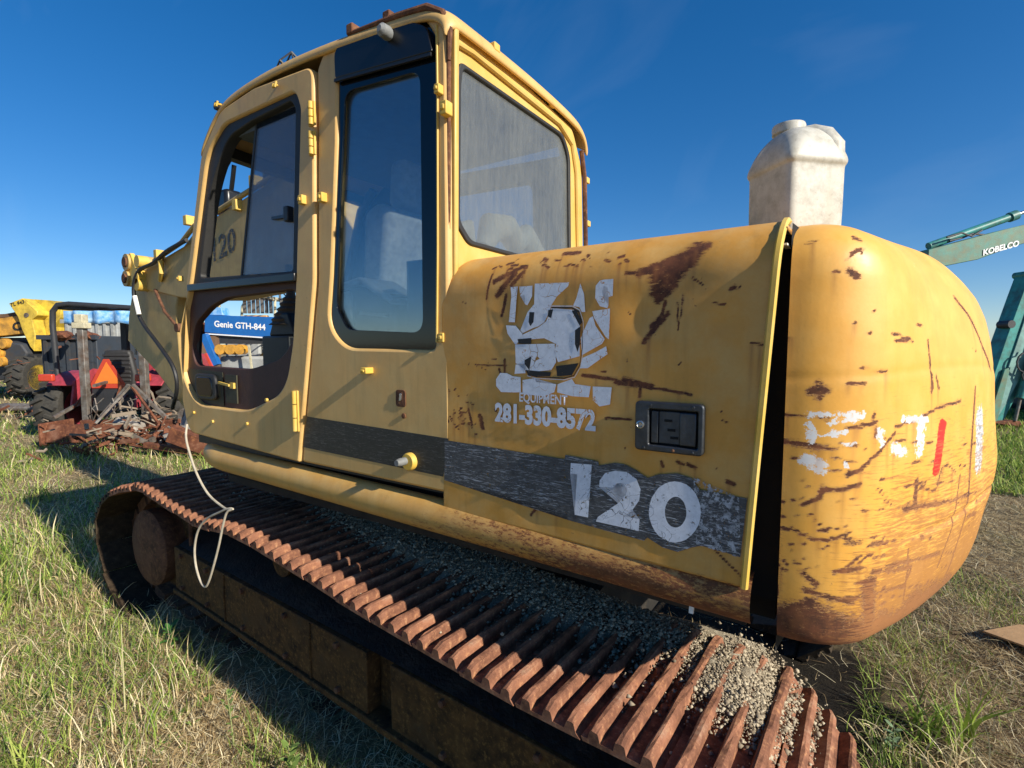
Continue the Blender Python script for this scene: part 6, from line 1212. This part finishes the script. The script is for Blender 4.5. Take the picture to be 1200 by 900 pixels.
p = scatter(9000, -32, 10, 1.7, 7, .9); p = p[patch(p, 2.6, 3.1, .25) & keep_off(p)]; n = len(p)
blades('tall_grass', 'taller grass stalks standing in patches left of the tracks', 'grass', p, rng.uniform(.12,.30,n), rng.uniform(.003,.006,n), rng.uniform(.0,.6,n), rng.uniform(.05,.35,n), tintset(n, GREEN[:4]+STRAW[:2]+STRAW[4:5]), segs=4)
p = scatter(9000, -110, -72, 1.6, 6, .9); p = p[patch(p, 2.2, .7, .55) & keep_off(p)]; n = len(p)
blades('tall_grass', 'sparse taller stalks on the straw right of the counterweight', 'grass', p, rng.uniform(.08,.22,n), rng.uniform(.003,.005,n), rng.uniform(.1,1.0,n), rng.uniform(.05,.35,n), tintset(n, GREEN[:3]+STRAW[:3]), segs=4)
# tufts and weeds one can point at
def tuft(x, y, n, h, label, wd=.006, cols=GREEN, spread=.05, cat='grass tuft', group=None, mx_=.9):
    me_n = n; pos = np.stack([x+rng.normal(0, spread, n), y+rng.normal(0, spread, n)], 1)
    o = blades('grass_tuft', label, cat, pos, rng.uniform(.5,1,n)*h, np.full(n, wd)*rng.uniform(.6,1.2,n), rng.uniform(.05,mx_,n), rng.uniform(.05,.35,n), tintset(n, cols), segs=5)
    del o['kind']
    if group: o['group'] = group
tuft(2.62,.72, 46, .30, 'bright green grass tuft in the lower left corner', .007, GREEN[1:2]+GREEN[3:4], .05)
tuft(3.15,.75, 40, .26, 'green grass tuft at the left edge above the lowest one', .006, GREEN[:4])
tuft(2.05,.42, 22, .16, 'small green tuft at the bottom left beside the shadow edge', .005, GREEN[3:4])
tuft(-.36,-1.55, 60, .34, 'dark green tuft rising behind the bottom of the counterweight', .009, GREEN[:3], .06)
tuft(-.48,-1.60, 9, .42, 'single broad upright green blades right of the dark tuft', .018, GREEN[1:2], .012, mx_=.5)
tuft(-.22,-1.30, 50, .22, 'low grass tuft at the bottom right near the track end', .006, GREEN[:2]+STRAW[:2], .08)
tuft(-.42,-1.30, 60, .30, 'swept bunch of dry straw right of the track end', .006, STRAW[:3]+STRAW[4:5], .06, 'straw bunch', mx_=1.4)
tuft(7.2,-.4, 70, .42, 'tall green clump at the left edge before the tractor', .010, GREEN, .16)
tuft(6.6,-.95, 60, .38, 'tall clump in the shade ahead of the track front', .010, GREEN[:2]+GREEN[4:], .16)
tuft(4.62,-.16, 60, .30, 'straw and green clump hiding the foot of the track front', .006, STRAW[:3]+GREEN[:2], .10)
tuft(4.25,.05, 50, .24, 'dry straw clump just left of the idler wheel', .005, STRAW[:4], .09)
tuft(5.3,-.35, 60, .30, 'dry clump by the front end of the near track', .007, STRAW[:2]+GREEN[:1], .12)

def stalk(x, y, h, label, lean, leaves=10, col=(.30,.32,.13), leafc=(.16,.24,.05), size=.03):
    t = thing('weed', label, 'weed', (x, y, float(ground_h(np.array([x]), np.array([y]))[0])), 0)
    r0 = random.Random(int(x*100)); pts = [(lean[0]*h*(k/6)**1.3, lean[1]*h*(k/6)**1.3, h*k/6) for k in range(7)]
    sm_ = simple('weed_stem', col, .7); lm_ = simple('weed_leaf', leafc, .55, var=.3)
    MB().tube(pts, [.004*(1-k/9) for k in range(7)], 6).build('stem', sm_, t, smooth=True)
    for k in range(leaves):
        f = .25+.75*k/leaves; i = min(int(f*6), 5); p = Vector(pts[i]).lerp(Vector(pts[i+1]), f*6-i); a = r0.uniform(0, 2*PI); s_ = size*r0.uniform(.7,1.3)
        d_ = Vector((math.cos(a), math.sin(a), r0.uniform(.1,.8))).normalized(); sd_ = d_.cross(Vector((0,0,1))).normalized()*s_*.22
        q = [p, p+d_*s_*.35+sd_, p+d_*s_*.75+sd_*.8, p+d_*s_+Vector((0,0,-s_*.1)), p+d_*s_*.75-sd_*.8, p+d_*s_*.35-sd_]
        MB().add(q, [(0,1,2,3,4,5)]).build('leaf', lm_, t)
stalk(4.35,.30,.62,'tall thin pale weed stalk with a few leaves left of the track front', (-.10,.12), 7, (.42,.40,.22), (.25,.30,.10), .05)
stalk(2.10,.19,.26,'leafy green weed at the shadow edge, farther of the two', (.05,.05), 16)
stalk(1.72,.16,.20,'leafy green weed at the bottom beside the shadow edge', (.0,.1), 22, size=.045)
stalk(2.75,.35,.40,'bare pale stalk leaning in the middle of the left grass', (.12,-.05), 1, (.50,.46,.24))
p = scatter(2600, -30, 12, 1.2, 5, .9); p = np.repeat(p[patch(p, 2.1, .9, .1) & keep_off(p)], 6, 0); n = len(p)
blades('leafy_weeds', 'small broad-leaved weeds scattered in the sunlit grass at the lower left', 'ground cover', p+rng.normal(0, .006, (n, 2)), rng.uniform(.02,.05,n), rng.uniform(.007,.014,n), rng.uniform(.5,1.3,n), rng.uniform(.1,.4,n), tintset(n, [(.20,.34,.05),(.14,.26,.04),(.28,.42,.08)]), lift=.01)
stalk(-.20,-1.28,.14,'pale green leafy weed beside the end of the near track', (0,0), 18, (.2,.25,.12), (.17,.25,.12), .035)
stalk(3.15,-.02,.12,'dark green weed in the shade beside the idler wheel', (0,.1), 14, (.06,.12,.03), (.05,.16,.03), .06)
